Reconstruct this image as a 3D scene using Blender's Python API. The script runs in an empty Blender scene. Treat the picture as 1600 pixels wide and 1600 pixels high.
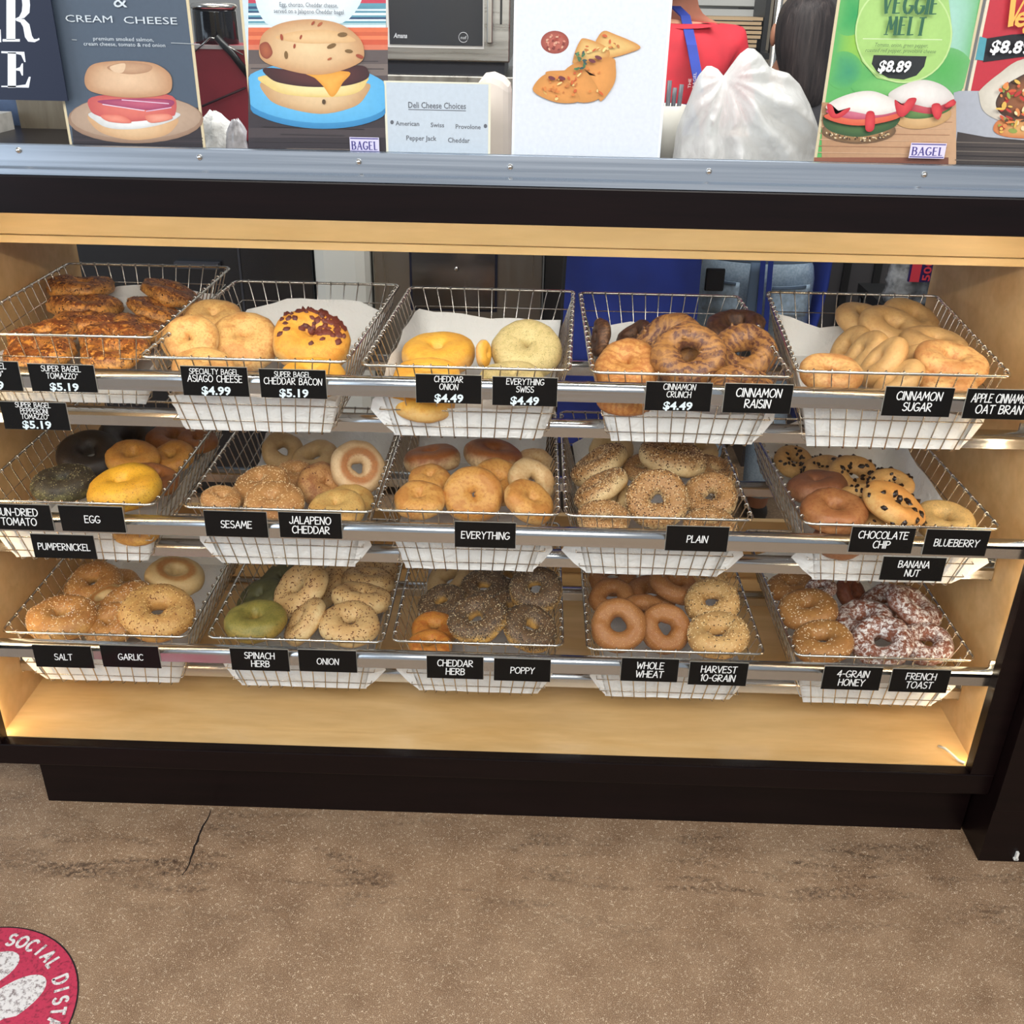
import bpy, bmesh, math, random
from math import sin, cos, pi, radians, sqrt
from mathutils import Vector, Matrix, noise as mnoise
random.seed(7)
scene = bpy.context.scene
COL = scene.collection
S = 1.6 / 1.4
# ------------------------------------------------------------------ camera
TILT, ROLL, YAW = .47473, .02024, -.01644
FPX = 1573.39
CAM = Vector((0, -1.6, 1.57792))
c_f = Vector((sin(YAW) * cos(TILT), cos(YAW) * cos(TILT), -sin(TILT)))
c_r0 = Vector((cos(YAW), -sin(YAW), 0)); c_u0 = c_r0.cross(c_f)
c_r = c_r0 * cos(ROLL) + c_u0 * sin(ROLL); c_u = -c_r0 * sin(ROLL) + c_u0 * cos(ROLL)
cd = bpy.data.cameras.new('camera'); cam = bpy.data.objects.new('camera', cd); COL.objects.link(cam)
cd.sensor_width = 36; cd.lens = 36 * FPX / 1600; cd.clip_start = .02
M = Matrix((c_r, c_u, -c_f)).transposed().to_4x4(); M.translation = CAM
cam.matrix_world = M
scene.camera = cam
# ------------------------------------------------------------------ light
scene.view_settings.view_transform = 'Standard'; scene.view_settings.look = 'None'
scene.view_settings.exposure = 0.0; scene.view_settings.gamma = 1; scene.view_settings.use_curve_mapping = False
w = bpy.data.worlds.new('room light'); scene.world = w; w.use_nodes = True
w.node_tree.nodes['Background'].inputs[0].default_value = (.86, .92, 1, 1)
w.node_tree.nodes['Background'].inputs[1].default_value = .42

def area(name, loc, target, sx, sy, power, col):
    l = bpy.data.lights.new(name, 'AREA'); l.shape = 'RECTANGLE'; l.size = sx; l.size_y = sy; l.energy = power; l.color = col
    o = bpy.data.objects.new(name, l); COL.objects.link(o); o.location = loc
    o.rotation_euler = (Vector(target) - Vector(loc)).to_track_quat('-Z', 'Y').to_euler()
    return o
area('ceiling_lamp_shop', (.2, -2.6, 2.75), (.1, .1, .65), 3.4, 1.3, 128, (1, .96, .9))
area('daylight_window', (-3.6, -2.4, 1.7), (-.3, 0, .5), 2.4, 2.2, 60, (.72, .85, 1))
area('added_kitchen_lamp', (.1, .62, 2.9), (.1, 1.2, .8), 2.6, .7, 62, (1, .97, .92))  # unseen lamp, added and placed to brighten the kitchen and the jeans

# ------------------------------------------------------------------ helpers
def ray(x, y): return c_r * ((x - 800) / FPX) + c_u * ((800 - y) / FPX) + c_f
def at(x, y, Y):                                   # the point at depth Y seen at photo position x, y
    d = ray(x, y); return CAM + d * ((Y - CAM.y) / d.y)
def atz(x, y, Z):
    d = ray(x, y); return CAM + d * ((Z - CAM.z) / d.z)
def lin(c):
    return tuple(((v / 255) / 12.92 if v <= 10 else (((v / 255) + .055) / 1.055) ** 2.4) for v in c[:3]) + (1,)

class MB:
    def __init__(s): s.v = []; s.f = []; s.m = []; s.c = []; s.sm = []
    def face(s, idx, mi=0, col=None, smooth=False):
        s.f.append(idx); s.m.append(mi); s.c.append(col); s.sm.append(smooth)
    def poly(s, pts, mi=0, col=None, smooth=False):
        b = len(s.v); s.v += [tuple(p) for p in pts]
        s.face(list(range(b, b + len(pts))), mi, [col] * len(pts) if col else None, smooth)
    def box(s, x0, x1, y0, y1, z0, z1, mi=0):
        b = len(s.v)
        s.v += [(x, y, z) for z in (z0, z1) for y in (y0, y1) for x in (x0, x1)]
        for q in ((0, 2, 3, 1), (4, 5, 7, 6), (0, 1, 5, 4), (2, 6, 7, 3), (0, 4, 6, 2), (1, 3, 7, 5)):
            s.face([b + i for i in q], mi)
    def tube(s, pts, r, n=6, mi=0, closed=False, caps=True, r2=None):
        pts = [Vector(p) for p in pts]; N = len(pts); b = len(s.v)
        for i, p in enumerate(pts):
            if closed: t = pts[(i + 1) % N] - pts[i - 1]
            else: t = pts[min(i + 1, N - 1)] - pts[max(i - 1, 0)]
            t.normalize()
            a = t.cross(Vector((.31, .17, .93)));
            if a.length < .2: a = t.cross(Vector((.9, .3, .1)))
            a.normalize(); c = t.cross(a)
            rr = r if r2 is None else r + (r2 - r) * i / (N - 1)
            if not closed and 0 < i < N - 1:      # keep thickness at bends
                pass
            for k in range(n):
                g = 2 * pi * k / n
                s.v.append(tuple(p + a * (rr * cos(g)) + c * (rr * sin(g))))
        for i in range(N if closed else N - 1):
            for k in range(n):
                j = (i + 1) % N
                s.face([b + i * n + k, b + i * n + (k + 1) % n, b + j * n + (k + 1) % n, b + j * n + k], mi, None, True)
        if caps and not closed:
            s.face([b + k for k in range(n)][::-1], mi); s.face([b + (N - 1) * n + k for k in range(n)], mi)
    def torus(s, c, ax, R, r, n=8, m=5, mi=0):
        ax = Vector(ax).normalized(); a = ax.cross(Vector((.3, .9, .2))).normalized(); d = ax.cross(a)
        s.tube([Vector(c) + a * (R * cos(2 * pi * k / n)) + d * (R * sin(2 * pi * k / n)) for k in range(n)], r, m, mi, True)
    def lathe(s, prof, c=(0, 0, 0), n=20, mi=0, smooth=True):   # prof: (radius, z)
        b = len(s.v)
        for (r, z) in prof:
            for k in range(n): s.v.append((c[0] + r * cos(2 * pi * k / n), c[1] + r * sin(2 * pi * k / n), c[2] + z))
        for i in range(len(prof) - 1):
            for k in range(n):
                s.face([b + i * n + k, b + i * n + (k + 1) % n, b + (i + 1) * n + (k + 1) % n, b + (i + 1) * n + k], mi, None, smooth)
        s.face([b + k for k in range(n)][::-1], mi); s.face([b + (len(prof) - 1) * n + k for k in range(n)], mi)
    def prism(s, prof, x0, x1, mi=0, smooth=False):             # prof: (y, z) outline swept along X
        b = len(s.v); n = len(prof)
        s.v += [(x0, y, z) for y, z in prof] + [(x1, y, z) for y, z in prof]
        for k in range(n): s.face([b + k, b + (k + 1) % n, b + n + (k + 1) % n, b + n + k], mi, None, smooth)
        s.face([b + k for k in range(n)][::-1], mi); s.face([b + n + k for k in range(n)], mi)
    def grid(s, fn, nu, nv, mi=0, cu=False, cv=False, smooth=True):
        b = len(s.v)
        for i in range(nu):
            for j in range(nv): s.v.append(tuple(fn(i, j)))
        for i in range(nu if cu else nu - 1):
            for j in range(nv if cv else nv - 1):
                i2 = (i + 1) % nu; j2 = (j + 1) % nv
                s.face([b + i * nv + j, b + i2 * nv + j, b + i2 * nv + j2, b + i * nv + j2], mi, None, smooth)
    def build(s, name, mats, parent=None, bevel=0, recalc=True):
        if not isinstance(mats, (list, tuple)): mats = [mats]
        off = Vector((0, 0, 0))
        if parent is not None:
            p = parent
            while p is not None: off += p.location; p = p.parent
        me = bpy.data.meshes.new(name)
        me.from_pydata([tuple(Vector(v) - off) for v in s.v], [], s.f)
        for m in mats: me.materials.append(m)
        me.polygons.foreach_set('material_index', s.m); me.polygons.foreach_set('use_smooth', s.sm)
        if any(c for c in s.c):
            ca = me.color_attributes.new('Col', 'FLOAT_COLOR', 'CORNER')
            k = 0
            for f, c in zip(s.f, s.c):
                for i in range(len(f)):
                    ca.data[k].color = c[i] if c else (1, 1, 1, 1); k += 1
        if recalc:
            bm = bmesh.new(); bm.from_mesh(me); bmesh.ops.recalc_face_normals(bm, faces=bm.faces); bm.to_mesh(me); bm.free()
        me.update()
        o = bpy.data.objects.new(name, me); COL.objects.link(o)
        if parent is not None: o.parent = parent
        if bevel:
            md = o.modifiers.new('bevel', 'BEVEL'); md.width = bevel; md.segments = 2; md.limit_method = 'ANGLE'
        return o

def tag(o, label, cat, group=None, kind=None):
    o['label'] = label; o['category'] = cat
    if group: o['group'] = group
    if kind: o['kind'] = kind
    return o
def empty(name, loc, label, cat, group=None, kind=None):
    o = bpy.data.objects.new(name, None); o.empty_display_size = .05; COL.objects.link(o); o.location = loc
    return tag(o, label, cat, group, kind)

# ------------------------------------------------------------------ materials
MATS = {}
class NT:
    def __init__(s, name):
        s.mat = bpy.data.materials.new(name); s.mat.use_nodes = True
        s.t = s.mat.node_tree; s.p = s.t.nodes['Principled BSDF']; s.out = s.t.nodes['Material Output']
    def n(s, typ, **kw):
        nd = s.t.nodes.new(typ)
        for k, v in kw.items():
            if k in nd.inputs: nd.inputs[k].default_value = v
            else: setattr(nd, k, v)
        return nd
    def l(s, a, b): s.t.links.new(a, b)
    def coord(s): return s.n('ShaderNodeTexCoord').outputs['Object']
    def noise(s, vec, scale, detail=3, rough=.55, dist=0):
        nd = s.n('ShaderNodeTexNoise', Scale=scale, Detail=detail, Roughness=rough, Distortion=dist); s.l(vec, nd.inputs['Vector']); return nd.outputs['Fac']
    def ramp(s, fac, stops):
        r = s.n('ShaderNodeValToRGB'); s.l(fac, r.inputs[0]); e = r.color_ramp.elements
        while len(e) < len(stops): e.new(.5)
        for i, (p, c) in enumerate(stops):
            e[i].position = p; e[i].color = c if len(c) == 4 else lin(c)
        return r.outputs[0]
    def step(s, fac, a, b):
        r = s.n('ShaderNodeMapRange'); r.clamp = True; s.l(fac, r.inputs[0])
        for i, v in ((1, a), (2, b), (3, 0.0), (4, 1.0)): r.inputs[i].default_value = v
        return r.outputs[0]
    def mix(s, fac, a, b, mode='MIX'):
        m = s.n('ShaderNodeMix', data_type='RGBA', blend_type=mode)
        for sock, v in ((m.inputs[0], fac), (m.inputs[6], a), (m.inputs[7], b)):
            if hasattr(v, 'is_linked') or hasattr(v, 'node'): s.l(v, sock)
            else: sock.default_value = v
        return m.outputs[2]
    def math(s, op, a, b=0.0, c=None):
        m = s.n('ShaderNodeMath', operation=op)
        for i, v in enumerate((a, b) if c is None else (a, b, c)):
            if hasattr(v, 'node'): s.l(v, m.inputs[i])
            else: m.inputs[i].default_value = v
        return m.outputs[0]
    def bump(s, h, strength, dist=.002):
        b = s.n('ShaderNodeBump', Strength=strength, Distance=dist); s.l(h, b.inputs['Height']); s.l(b.outputs[0], s.p.inputs['Normal'])
    def base(s, v):
        if hasattr(v, 'node'): s.l(v, s.p.inputs['Base Color'])
        else: s.p.inputs['Base Color'].default_value = v

def plain(name, col, rough=.5, metal=0, spec=.5, emit=None, es=0, var=0, vs=20):
    if name in MATS: return MATS[name]
    t = NT(name); t.p.inputs['Roughness'].default_value = rough; t.p.inputs['Metallic'].default_value = metal
    t.p.inputs['Specular IOR Level'].default_value = spec
    if var:
        n = t.noise(t.coord(), vs, 4)
        t.base(t.ramp(n, [(.3, tuple(max(0, c * (1 - var)) for c in col)), (.7, tuple(min(255, c * (1 + var)) for c in col))]))
    else: t.base(lin(col))
    if emit: t.p.inputs['Emission Color'].default_value = lin(emit); t.p.inputs['Emission Strength'].default_value = es
    MATS[name] = t.mat; return t.mat

def wood(name, c1, c2, rough=.35, scale=(2, 18, 18), coat=0, grain=.5):
    if name in MATS: return MATS[name]
    t = NT(name); mp = t.n('ShaderNodeMapping'); t.l(t.coord(), mp.inputs[0]); mp.inputs['Scale'].default_value = scale
    n1 = t.noise(mp.outputs[0], 1.3, 5, .6, .6); n2 = t.noise(mp.outputs[0], 6, 3, .6)
    a = t.ramp(n1, [(.3, c1), (.68, c2)])
    t.base(t.mix(grain * .35, a, t.ramp(n2, [(.35, tuple(v * .8 for v in c1)), (.7, c2)])))
    t.p.inputs['Roughness'].default_value = rough; t.p.inputs['Coat Weight'].default_value = coat
    MATS[name] = t.mat; return t.mat

def metal(name, col, rough=.25, brushed=None):
    if name in MATS: return MATS[name]
    t = NT(name); t.p.inputs['Metallic'].default_value = 1; t.p.inputs['Roughness'].default_value = rough; t.base(lin(col))
    if brushed:
        mp = t.n('ShaderNodeMapping'); t.l(t.coord(), mp.inputs[0]); mp.inputs['Scale'].default_value = brushed
        n = t.noise(mp.outputs[0], 1, 3); t.l(t.ramp(n, [(.3, (rough * .75,) * 3 + (1,)), (.7, (rough * 1.3,) * 3 + (1,))]), t.p.inputs['Roughness'])
        t.bump(n, .02, .001)
    MATS[name] = t.mat; return t.mat

def glass(name, tint, refl=1.0, f0=1.45):
    if name in MATS: return MATS[name]
    t = NT(name); t.t.nodes.remove(t.p)
    tr = t.n('ShaderNodeBsdfTransparent'); tr.inputs[0].default_value = tint
    g = t.n('ShaderNodeBsdfGlossy', Roughness=.015); lw = t.n('ShaderNodeLayerWeight', Blend=.5)
    fr = t.math('MULTIPLY_ADD', t.math('POWER', lw.outputs['Facing'], 4.0), .7, .035)
    mx = t.n('ShaderNodeMixShader'); t.l(t.math('MULTIPLY', fr, refl), mx.inputs[0]); t.l(tr.outputs[0], mx.inputs[1]); t.l(g.outputs[0], mx.inputs[2])
    t.l(mx.outputs[0], t.out.inputs[0]); MATS[name] = t.mat; return t.mat

M_print = NT('print ink'); _a = M_print.n('ShaderNodeVertexColor', layer_name='Col')
_n = M_print.noise(M_print.coord(), 160, 3)
M_print.base(M_print.mix(.08, _a.outputs[0], M_print.ramp(_n, [(.3, (70, 70, 70)), (.7, (255, 255, 255))]), 'MULTIPLY'))
M_print.p.inputs['Roughness'].default_value = .4; M_print = M_print.mat
STEEL = metal('polished steel wire', (205, 200, 192), .22)
RAILM = metal('rail steel', (205, 208, 212), .2, (3, 300, 300))
ALU = metal('brushed aluminium channel', (196, 206, 218), .3, (1.2, 120, 120))
DARK = wood('dark stained wood', (10, 4, 5), (19, 8, 9), .34, (2, 30, 30)); DARK.node_tree.nodes['Principled BSDF'].inputs['Specular IOR Level'].default_value = .22
MAPLE = wood('maple veneer', (208, 164, 106), (228, 190, 136), .38, (1.6, 9, 9))
MAPLE2 = wood('maple floor panel', (214, 170, 108), (236, 198, 142), .3, (1.5, 7, 7))
PAPER = NT('white deli paper'); PAPER.base(lin((238, 238, 236))); PAPER.p.inputs['Roughness'].default_value = .6
PAPER.bump(PAPER.noise(PAPER.coord(), 38, 4, .6, .5), .8, .007); PAPER = PAPER.mat
CARD = plain('black card', (7, 7, 8), .5, 0, .2); WHITE = plain('white lettering', (238, 238, 238), .6)
BLACK = plain('black plastic', (14, 14, 15), .4)

# ------------------------------------------------------------------ lettering
def arc(cx, cy, rx, ry, a0, a1, n=8):
    return [(cx + rx * cos(radians(a0 + (a1 - a0) * i / n)), cy + ry * sin(radians(a0 + (a1 - a0) * i / n))) for i in range(n + 1)]
GL = {
 'A': (.66, [[(0, 0), (.36, 1), (.66, 0)], [(.1, .34), (.58, .36)]]),
 'B': (.55, [[(.03, 0), (0, 1)], [(0, .98)] + arc(.24, .77, .25, .22, 85, -85, 6) + [(.02, .54)], [(.02, .54)] + arc(.26, .27, .29, .27, 85, -90, 6) + [(.03, 0)]]),
 'C': (.6, [arc(.36, .5, .36, .5, 48, 312, 12)]),
 'D': (.62, [[(.03, 0), (0, 1)], [(0, .99)] + arc(.2, .5, .42, .5, 80, -85, 9) + [(.03, 0)]]),
 'E': (.52, [[(.5, .98), (0, 1), (.03, 0), (.52, .02)], [(.02, .53), (.42, .55)]]),
 'F': (.5, [[(.5, .98), (0, 1), (.03, 0)], [(.02, .52), (.4, .54)]]),
 'G': (.66, [arc(.36, .5, .36, .5, 50, 335, 12) + [(.66, .42), (.38, .42)]]),
 'H': (.6, [[(0, 1), (.03, 0)], [(.56, 1), (.6, 0)], [(.02, .5), (.58, .53)]]),
 'I': (.06, [[(.03, 1), (.03, 0)]]),
 'J': (.46, [[(.42, 1), (.43, .3)] + arc(.22, .25, .21, .25, 0, -170, 6)]),
 'K': (.56, [[(.02, 1), (.02, 0)], [(.52, 1), (.03, .45), (.56, 0)]]),
 'L': (.46, [[(0, 1), (.03, 0), (.46, .03)]]),
 'M': (.8, [[(0, 0), (.12, 1), (.4, .3), (.68, 1), (.8, 0)]]),
 'N': (.6, [[(.02, 0), (.02, 1), (.56, 0), (.6, 1)]]),
 'O': (.72, [arc(.36, .5, .36, .5, 95, 455, 16)]),
 'P': (.52, [[(.03, 0), (0, 1)], [(0, .98)] + arc(.24, .73, .28, .26, 85, -90, 7) + [(.02, .46)]]),
 'R': (.58, [[(.03, 0), (0, 1)], [(0, .98)] + arc(.24, .75, .27, .24, 85, -90, 7) + [(.02, .5), (.58, 0)]]),
 'S': (.52, [arc(.27, .76, .25, .24, 40, 265, 9) + arc(.26, .25, .27, .25, 85, -150, 9)]),
 'T': (.6, [[(0, .97), (.6, 1)], [(.31, .98), (.3, 0)]]),
 'U': (.58, [[(0, 1), (.02, .3)] + arc(.29, .28, .27, .28, 180, 360, 7) + [(.58, 1)]]),
 'V': (.6, [[(0, 1), (.3, 0), (.6, 1)]]),
 'W': (.86, [[(0, 1), (.2, 0), (.43, .75), (.64, 0), (.86, 1)]]),
 'X': (.6, [[(0, 1), (.6, 0)], [(.58, 1), (.02, 0)]]),
 'Y': (.6, [[(0, 1), (.3, .5), (.6, 1)], [(.3, .5), (.28, 0)]]),
 'Z': (.56, [[(.03, .98), (.54, 1), (0, .02), (.56, .03)]]),
 '0': (.6, [arc(.3, .5, .3, .5, 90, 450, 14)]), '1': (.2, [[(0, .8), (.14, 1), (.14, 0)]]),
 '4': (.56, [[(.42, 0), (.42, 1), (0, .34), (.56, .36)]]), '-': (.36, [[(.04, .46), (.36, .47)]]),
 '®': (.26, [arc(.13, .86, .12, .13, 0, 360, 10), [(.1, .8), (.1, .92), (.17, .9), (.1, .86), (.17, .8)]]),
 ' ': (.34, []),
}
def hand(mb, txt, x0, x1, z, h, Y, wgt=.13, shear=.08, mi=0, maxw=None, col=None):
    """hand lettered capitals centred between x0 and x1, base line z, on the plane Y"""
    gap = .16; W = sum(GL[c][0] + gap for c in txt) - gap
    sx = h * .9
    if W * sx > (x1 - x0): sx = (x1 - x0) / W
    x = (x0 + x1) / 2 - W * sx / 2
    si = 0
    for c in txt:
        wd, st = GL[c]
        ww = wgt * (.5 if c == '®' else 1)
        for pl in st:
            P = [Vector((x + px * sx + shear * py * h, py * h)) for px, py in pl]
            for a, b in zip(P, P[1:]):
                d = b - a
                if d.length < 1e-7: continue
                d.normalize(); e = d * (ww * h * .42); nn = Vector((-d.y, d.x)) * (ww * h * .5 * min(1, .35 + .65 * sx / h))
                q = [a - e - nn * .7, a - e + nn * .7, a + nn, b + nn, b + e + nn * .7, b + e - nn * .7, b - nn, a - nn]
                si += 1; mb.poly([(p.x, Y - (si % 11) * 1.5e-5, z + p.y) for p in q], mi, col)
        x += (wd + gap) * sx

_tc = {}
def text_mesh(s, bold=0, res=2):
    k = (s, bold)
    if k not in _tc:
        cu = bpy.data.curves.new('text', 'FONT'); cu.body = s; cu.size = 1; cu.offset = bold; cu.resolution_u = res
        o = bpy.data.objects.new('text', cu); COL.objects.link(o)
        dg = bpy.context.evaluated_depsgraph_get()
        me = bpy.data.meshes.new_from_object(o.evaluated_get(dg))
        _tc[k] = ([v.co.copy() for v in me.vertices], [tuple(p.vertices) for p in me.polygons])
        bpy.data.objects.remove(o); bpy.data.curves.remove(cu); bpy.data.meshes.remove(me)
    return _tc[k]
def sans(mb, s, x0, x1, z, h, Y, bold=0, shear=0, mi=0, col=None, fit=True, warp=None):
    """type set lettering: cap height h, stretched to the width x0..x1, base line z"""
    vs, fs = text_mesh(s, bold)
    mn = min(v.x for v in vs); mx = max(v.x for v in vs); sx = (x1 - x0) / (mx - mn); sz = h / .70
    if not fit: sx = sz; x0 = (x0 + x1) / 2 - (mx - mn) * sx / 2
    b = len(mb.v)
    for v in vs:
        p = (x0 + (v.x - mn) * sx + shear * v.y * sz, Y, z + v.y * sz)
        mb.v.append(warp(p) if warp else p)
    for f in fs: mb.face([b + i for i in f], mi, [col] * len(f) if col else None)
def serif(mb, s, x0, x1, z, h, Y, thick=.2, thin=.06, mi=0, col=None, shear=0):
    """roman capitals: thick stems, thin bars and end serifs"""
    gap = .3; W = sum(GL[c][0] + gap for c in s) - gap; sx = (x1 - x0) / W; x = x0
    thick *= min(1, .15 + sx / h * .95)
    cnt = [0]
    def seg(a, b, wd):
        cnt[0] += 1; yy = Y - (cnt[0] % 11) * 1.5e-5
        d = b - a
        if d.length < 1e-7: return
        d.normalize(); nn = Vector((-d.y, d.x)) * wd * .5; e = d * wd * .15
        mb.poly([(p.x + shear * p.y, yy, z + p.y) for p in (a - e - nn, a - e + nn, b + e + nn, b + e - nn)], mi, col)
    for c in s:
        wd, st = GL[c]
        for pl in st:
            P = [Vector((x + px * sx, py * h)) for px, py in pl]
            for a, b in zip(P, P[1:]):
                d = (b - a)
                if d.length < 1e-7: continue
                up = abs(d.y) / d.length
                k = thin + (thick - thin) * up ** 1.5
                if c in 'AMNVWY' and d.x * d.y > 0: k = thin + (thick - thin) * .15
                seg(a, b, k * h)
            for q, o in ((P[0], P[1]), (P[-1], P[-2])):
                if abs(q.y - o.y) > abs(q.x - o.x) * .8:
                    seg(Vector((q.x - thick * h * .62, q.y)), Vector((q.x + thick * h * .62, q.y)), thin * h)
        x += (wd + gap) * sx
# ================================================================== setting
t = NT('stained concrete floor'); co = t.coord()
n1 = t.noise(co, 2.6, 6, .62, .3); n2 = t.noise(co, 11, 5, .65); n3 = t.noise(co, 560, 3, .65); n4 = t.noise(co, 760, 2, .6)
mp = t.n('ShaderNodeMapping'); t.l(co, mp.inputs[0]); mp.inputs['Scale'].default_value = (1.6, 7, 1); n5 = t.noise(mp.outputs[0], 2.4, 5, .7, .4)
c = t.ramp(n1, [(.3, (106, 80, 60)), (.5, (140, 111, 84)), (.7, (160, 134, 107))])
c = t.mix(.45, c, t.ramp(n2, [(.35, (112, 84, 62)), (.65, (178, 148, 118))]))
c = t.mix(t.math('MULTIPLY', t.step(n3, .49, .62), .7), c, lin((200, 174, 142))); c = t.mix(t.math('MULTIPLY', t.step(n4, .5, .40), .95), c, lin((92, 66, 48)))
vo = t.n('ShaderNodeTexVoronoi', Scale=420); t.l(co, vo.inputs['Vector'])
c = t.mix(t.math('MULTIPLY', t.step(vo.outputs['Distance'], .38, .22), t.step(t.noise(co, 120, 2), .5, .6)), c, lin((236, 218, 190)))
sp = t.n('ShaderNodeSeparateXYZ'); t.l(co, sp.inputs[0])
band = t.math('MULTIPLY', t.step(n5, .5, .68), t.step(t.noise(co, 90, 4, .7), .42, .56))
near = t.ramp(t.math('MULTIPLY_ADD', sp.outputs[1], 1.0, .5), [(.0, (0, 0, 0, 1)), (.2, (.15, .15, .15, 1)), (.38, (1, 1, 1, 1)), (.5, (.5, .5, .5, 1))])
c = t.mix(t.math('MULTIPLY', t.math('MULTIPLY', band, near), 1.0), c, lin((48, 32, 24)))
t.base(c); t.l(t.ramp(n2, [(.3, (.42,) * 3 + (1,)), (.7, (.62,) * 3 + (1,))]), t.p.inputs['Roughness']); t.bump(n3, .2, .001)
FLOOR = t.mat
m = MB(); m.box(-3.2, 3.2, -3.2, 3.3, -.06, 0); o = m.build('floor', FLOOR); tag(o, 'brown stained speckled concrete floor', 'floor', kind='structure')
m = MB(); a0 = atz(330, 1266, 0); a1 = atz(286, 1368, 0); pts = []
for i in range(13):
    k = i / 12; p = a0.lerp(a1, k); p.x += random.uniform(-.003, .003); pts.append((p, .0009 + .0016 * sin(pi * k) * random.uniform(.5, 1.3)))
for (p, a), (q, b) in zip(pts, pts[1:]): m.poly([(p.x - a, p.y, .0006), (p.x + a, p.y, .0006), (q.x + b, q.y, .0006), (q.x - b, q.y, .0006)])
o = m.build('floor_crack', plain('dark crack gap', (30, 20, 15), .9)); tag(o, 'thin dark crack in the brown floor below the case', 'crack', kind='structure')  # flat strip in the crack's own dark colour
m = MB(); m.box(-3.2, 3.2, 3.2, 3.3, 0, 2.9)
o = m.build('wall_back', plain('kitchen wall grey', (150, 150, 148), .6)); tag(o, 'grey kitchen wall behind the counter', 'wall', kind='structure')
m = MB(); x0 = at(490, 400, 1.5).x; x1 = at(574, 400, 1.5).x
pr = [(x0 + .03, 1.5), (x1 - .04, 1.5), (x1 - .012, 1.512), (x1, 1.54), (x1, 1.75), (x0, 1.75), (x0, 1.51)]
b = len(m.v); m.v += [(x, y, 0) for x, y in pr] + [(x, y, 2.6) for x, y in pr]; n = len(pr)
for k in range(n): m.face([b + k, b + (k + 1) % n, b + n + (k + 1) % n, b + n + k])
m.face([b + n + k for k in range(n)]); o = m.build('trim_1', plain('white pillar', (214, 214, 206), .45)); tag(o, 'white pillar seen behind the top baskets', 'pillar', kind='structure')

# ================================================================== display case
XL, XR, ZF, DP = -1.068, .921, .2027, .749
case = empty('bagel_display_case', (0, 0, 0), 'dark wood bakery case with maple interior holding three rows of wire baskets', 'display case')
m = MB(); m.box(XL, XR, .006, DP, ZF - .02, ZF); m.build('floor_panel', MAPLE2, case)
for s, (a, b_) in ((-1, (XL - .02, XL)), (1, (XR, XR + .02))):
    m = MB(); m.box(a, b_, .006, DP, ZF - .02, 1.264); m.build('side_panel', MAPLE, case)
m = MB(); m.box(XL, XR, DP - .018, DP, ZF, .372); m.build('back_panel', MAPLE2, case)
m = MB(); m.box(-1.45, 1.45, -.004, DP, 1.264, 1.31); m.box(-1.45, 1.45, -.012, -.004, 1.2605, 1.3175); m.build('counter_top', DARK, case, .002)
m = MB(); m.box(XL, XR, .298, .318, 1.1605, 1.264); m.box(XL, XR - .002, .294, .318, 1.145, 1.1595); m.build('fascia', wood('maple fascia', (230, 194, 132), (242, 210, 154), .35, (1.2, 8, 8)), case, .001)
m = MB(); m.box(-1.20, .953, -.02, .006, .151, ZF - .001); m.build('bottom_rail', DARK, case, .002)
m = MB(); m.box(-1.022, .95, .036, .7, 0, .151); m.build('toe_kick', DARK, case)
m = MB(); m.box(XR - .0174, .953, -.02, .006, ZF, 1.2655); m.build('front_post', DARK, case, .001)
m = MB(); m.box(-1.20, -1.0551, -.02, .006, ZF, 1.2655); m.build('front_post', DARK, case, .001)
m = MB(); m.box(-1.0551, .9036, -.017, -.011, ZF, 1.2655); m.build('front_glass', glass('case front glass', (.975, .98, .978, 1), .16), case)
LED2 = plain('white led strip', (255, 246, 228), .5, emit=(255, 243, 226), es=38)
m = MB(); m.box(XL + .01, XR - .01, .014, .026, 1.2582, 1.2638); m.build('led_strip', LED2, case)
LED = plain('warm led strip', (255, 240, 205), .5, emit=(255, 234, 196), es=30)
for x in (XR - .007, XL + .001):
    m = MB(); m.box(x, x + .006, .007, .013, ZF + .004, 1.255); m.build('led_strip', LED, case)
m = MB(); m.tube([(.868, .06, .206), (.875, .045, .213), (.884, .03, .211), (.893, .016, .207), (.903, .010, .2055)], .0028, 8); m.build('led_cable', plain('clear cable', (225, 220, 205), .2), case)
def rail(z1, h, y0, y1, brackets):
    z0 = z1 - h
    pr = [(y0, z0), (y0, z1 - h * .36), (y0 + .0015, z1 - h * .2), (y0 + .005, z1 - h * .06), (y0 + .009, z1), (y1 - .003, z1), (y1, z1 - .004), (y1, z0)]
    m = MB(); b = len(m.v); m.prism(pr, XL + .002, XR - .002)
    for i in range(1, 5): m.sm[i] = True
    r = m.build('basket_rail', RAILM, case)
    if brackets:
        for s, x in ((-1, XL), (1, XR)):
            m = MB(); xa, xb = (x - .014, x - .0005) if s > 0 else (x + .0005, x + .014)
            m.box(xa, xb, y1 + .001, y1 + .006, z0 - .004, z1 + .012); m.box(xb - .003 if s > 0 else xa, xb if s > 0 else xa + .003, y0 + .002, y1 + .006, z0 - .006, z1 + .016)
            m.build('rail_bracket', STEEL, case, .001)
RB = {'b': .770 * S, 'm': .526 * S, 'l': .270 * S}
for row, zt in (('b', .8725), ('m', .6275), ('l', .3795)):
    rail(zt * S, .031, .004, .026, True)
    rail(RB[row] - .001, .03, .127, .15, True)
    rail(RB[row] - .001, .03, .47, .493, False)

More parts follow.
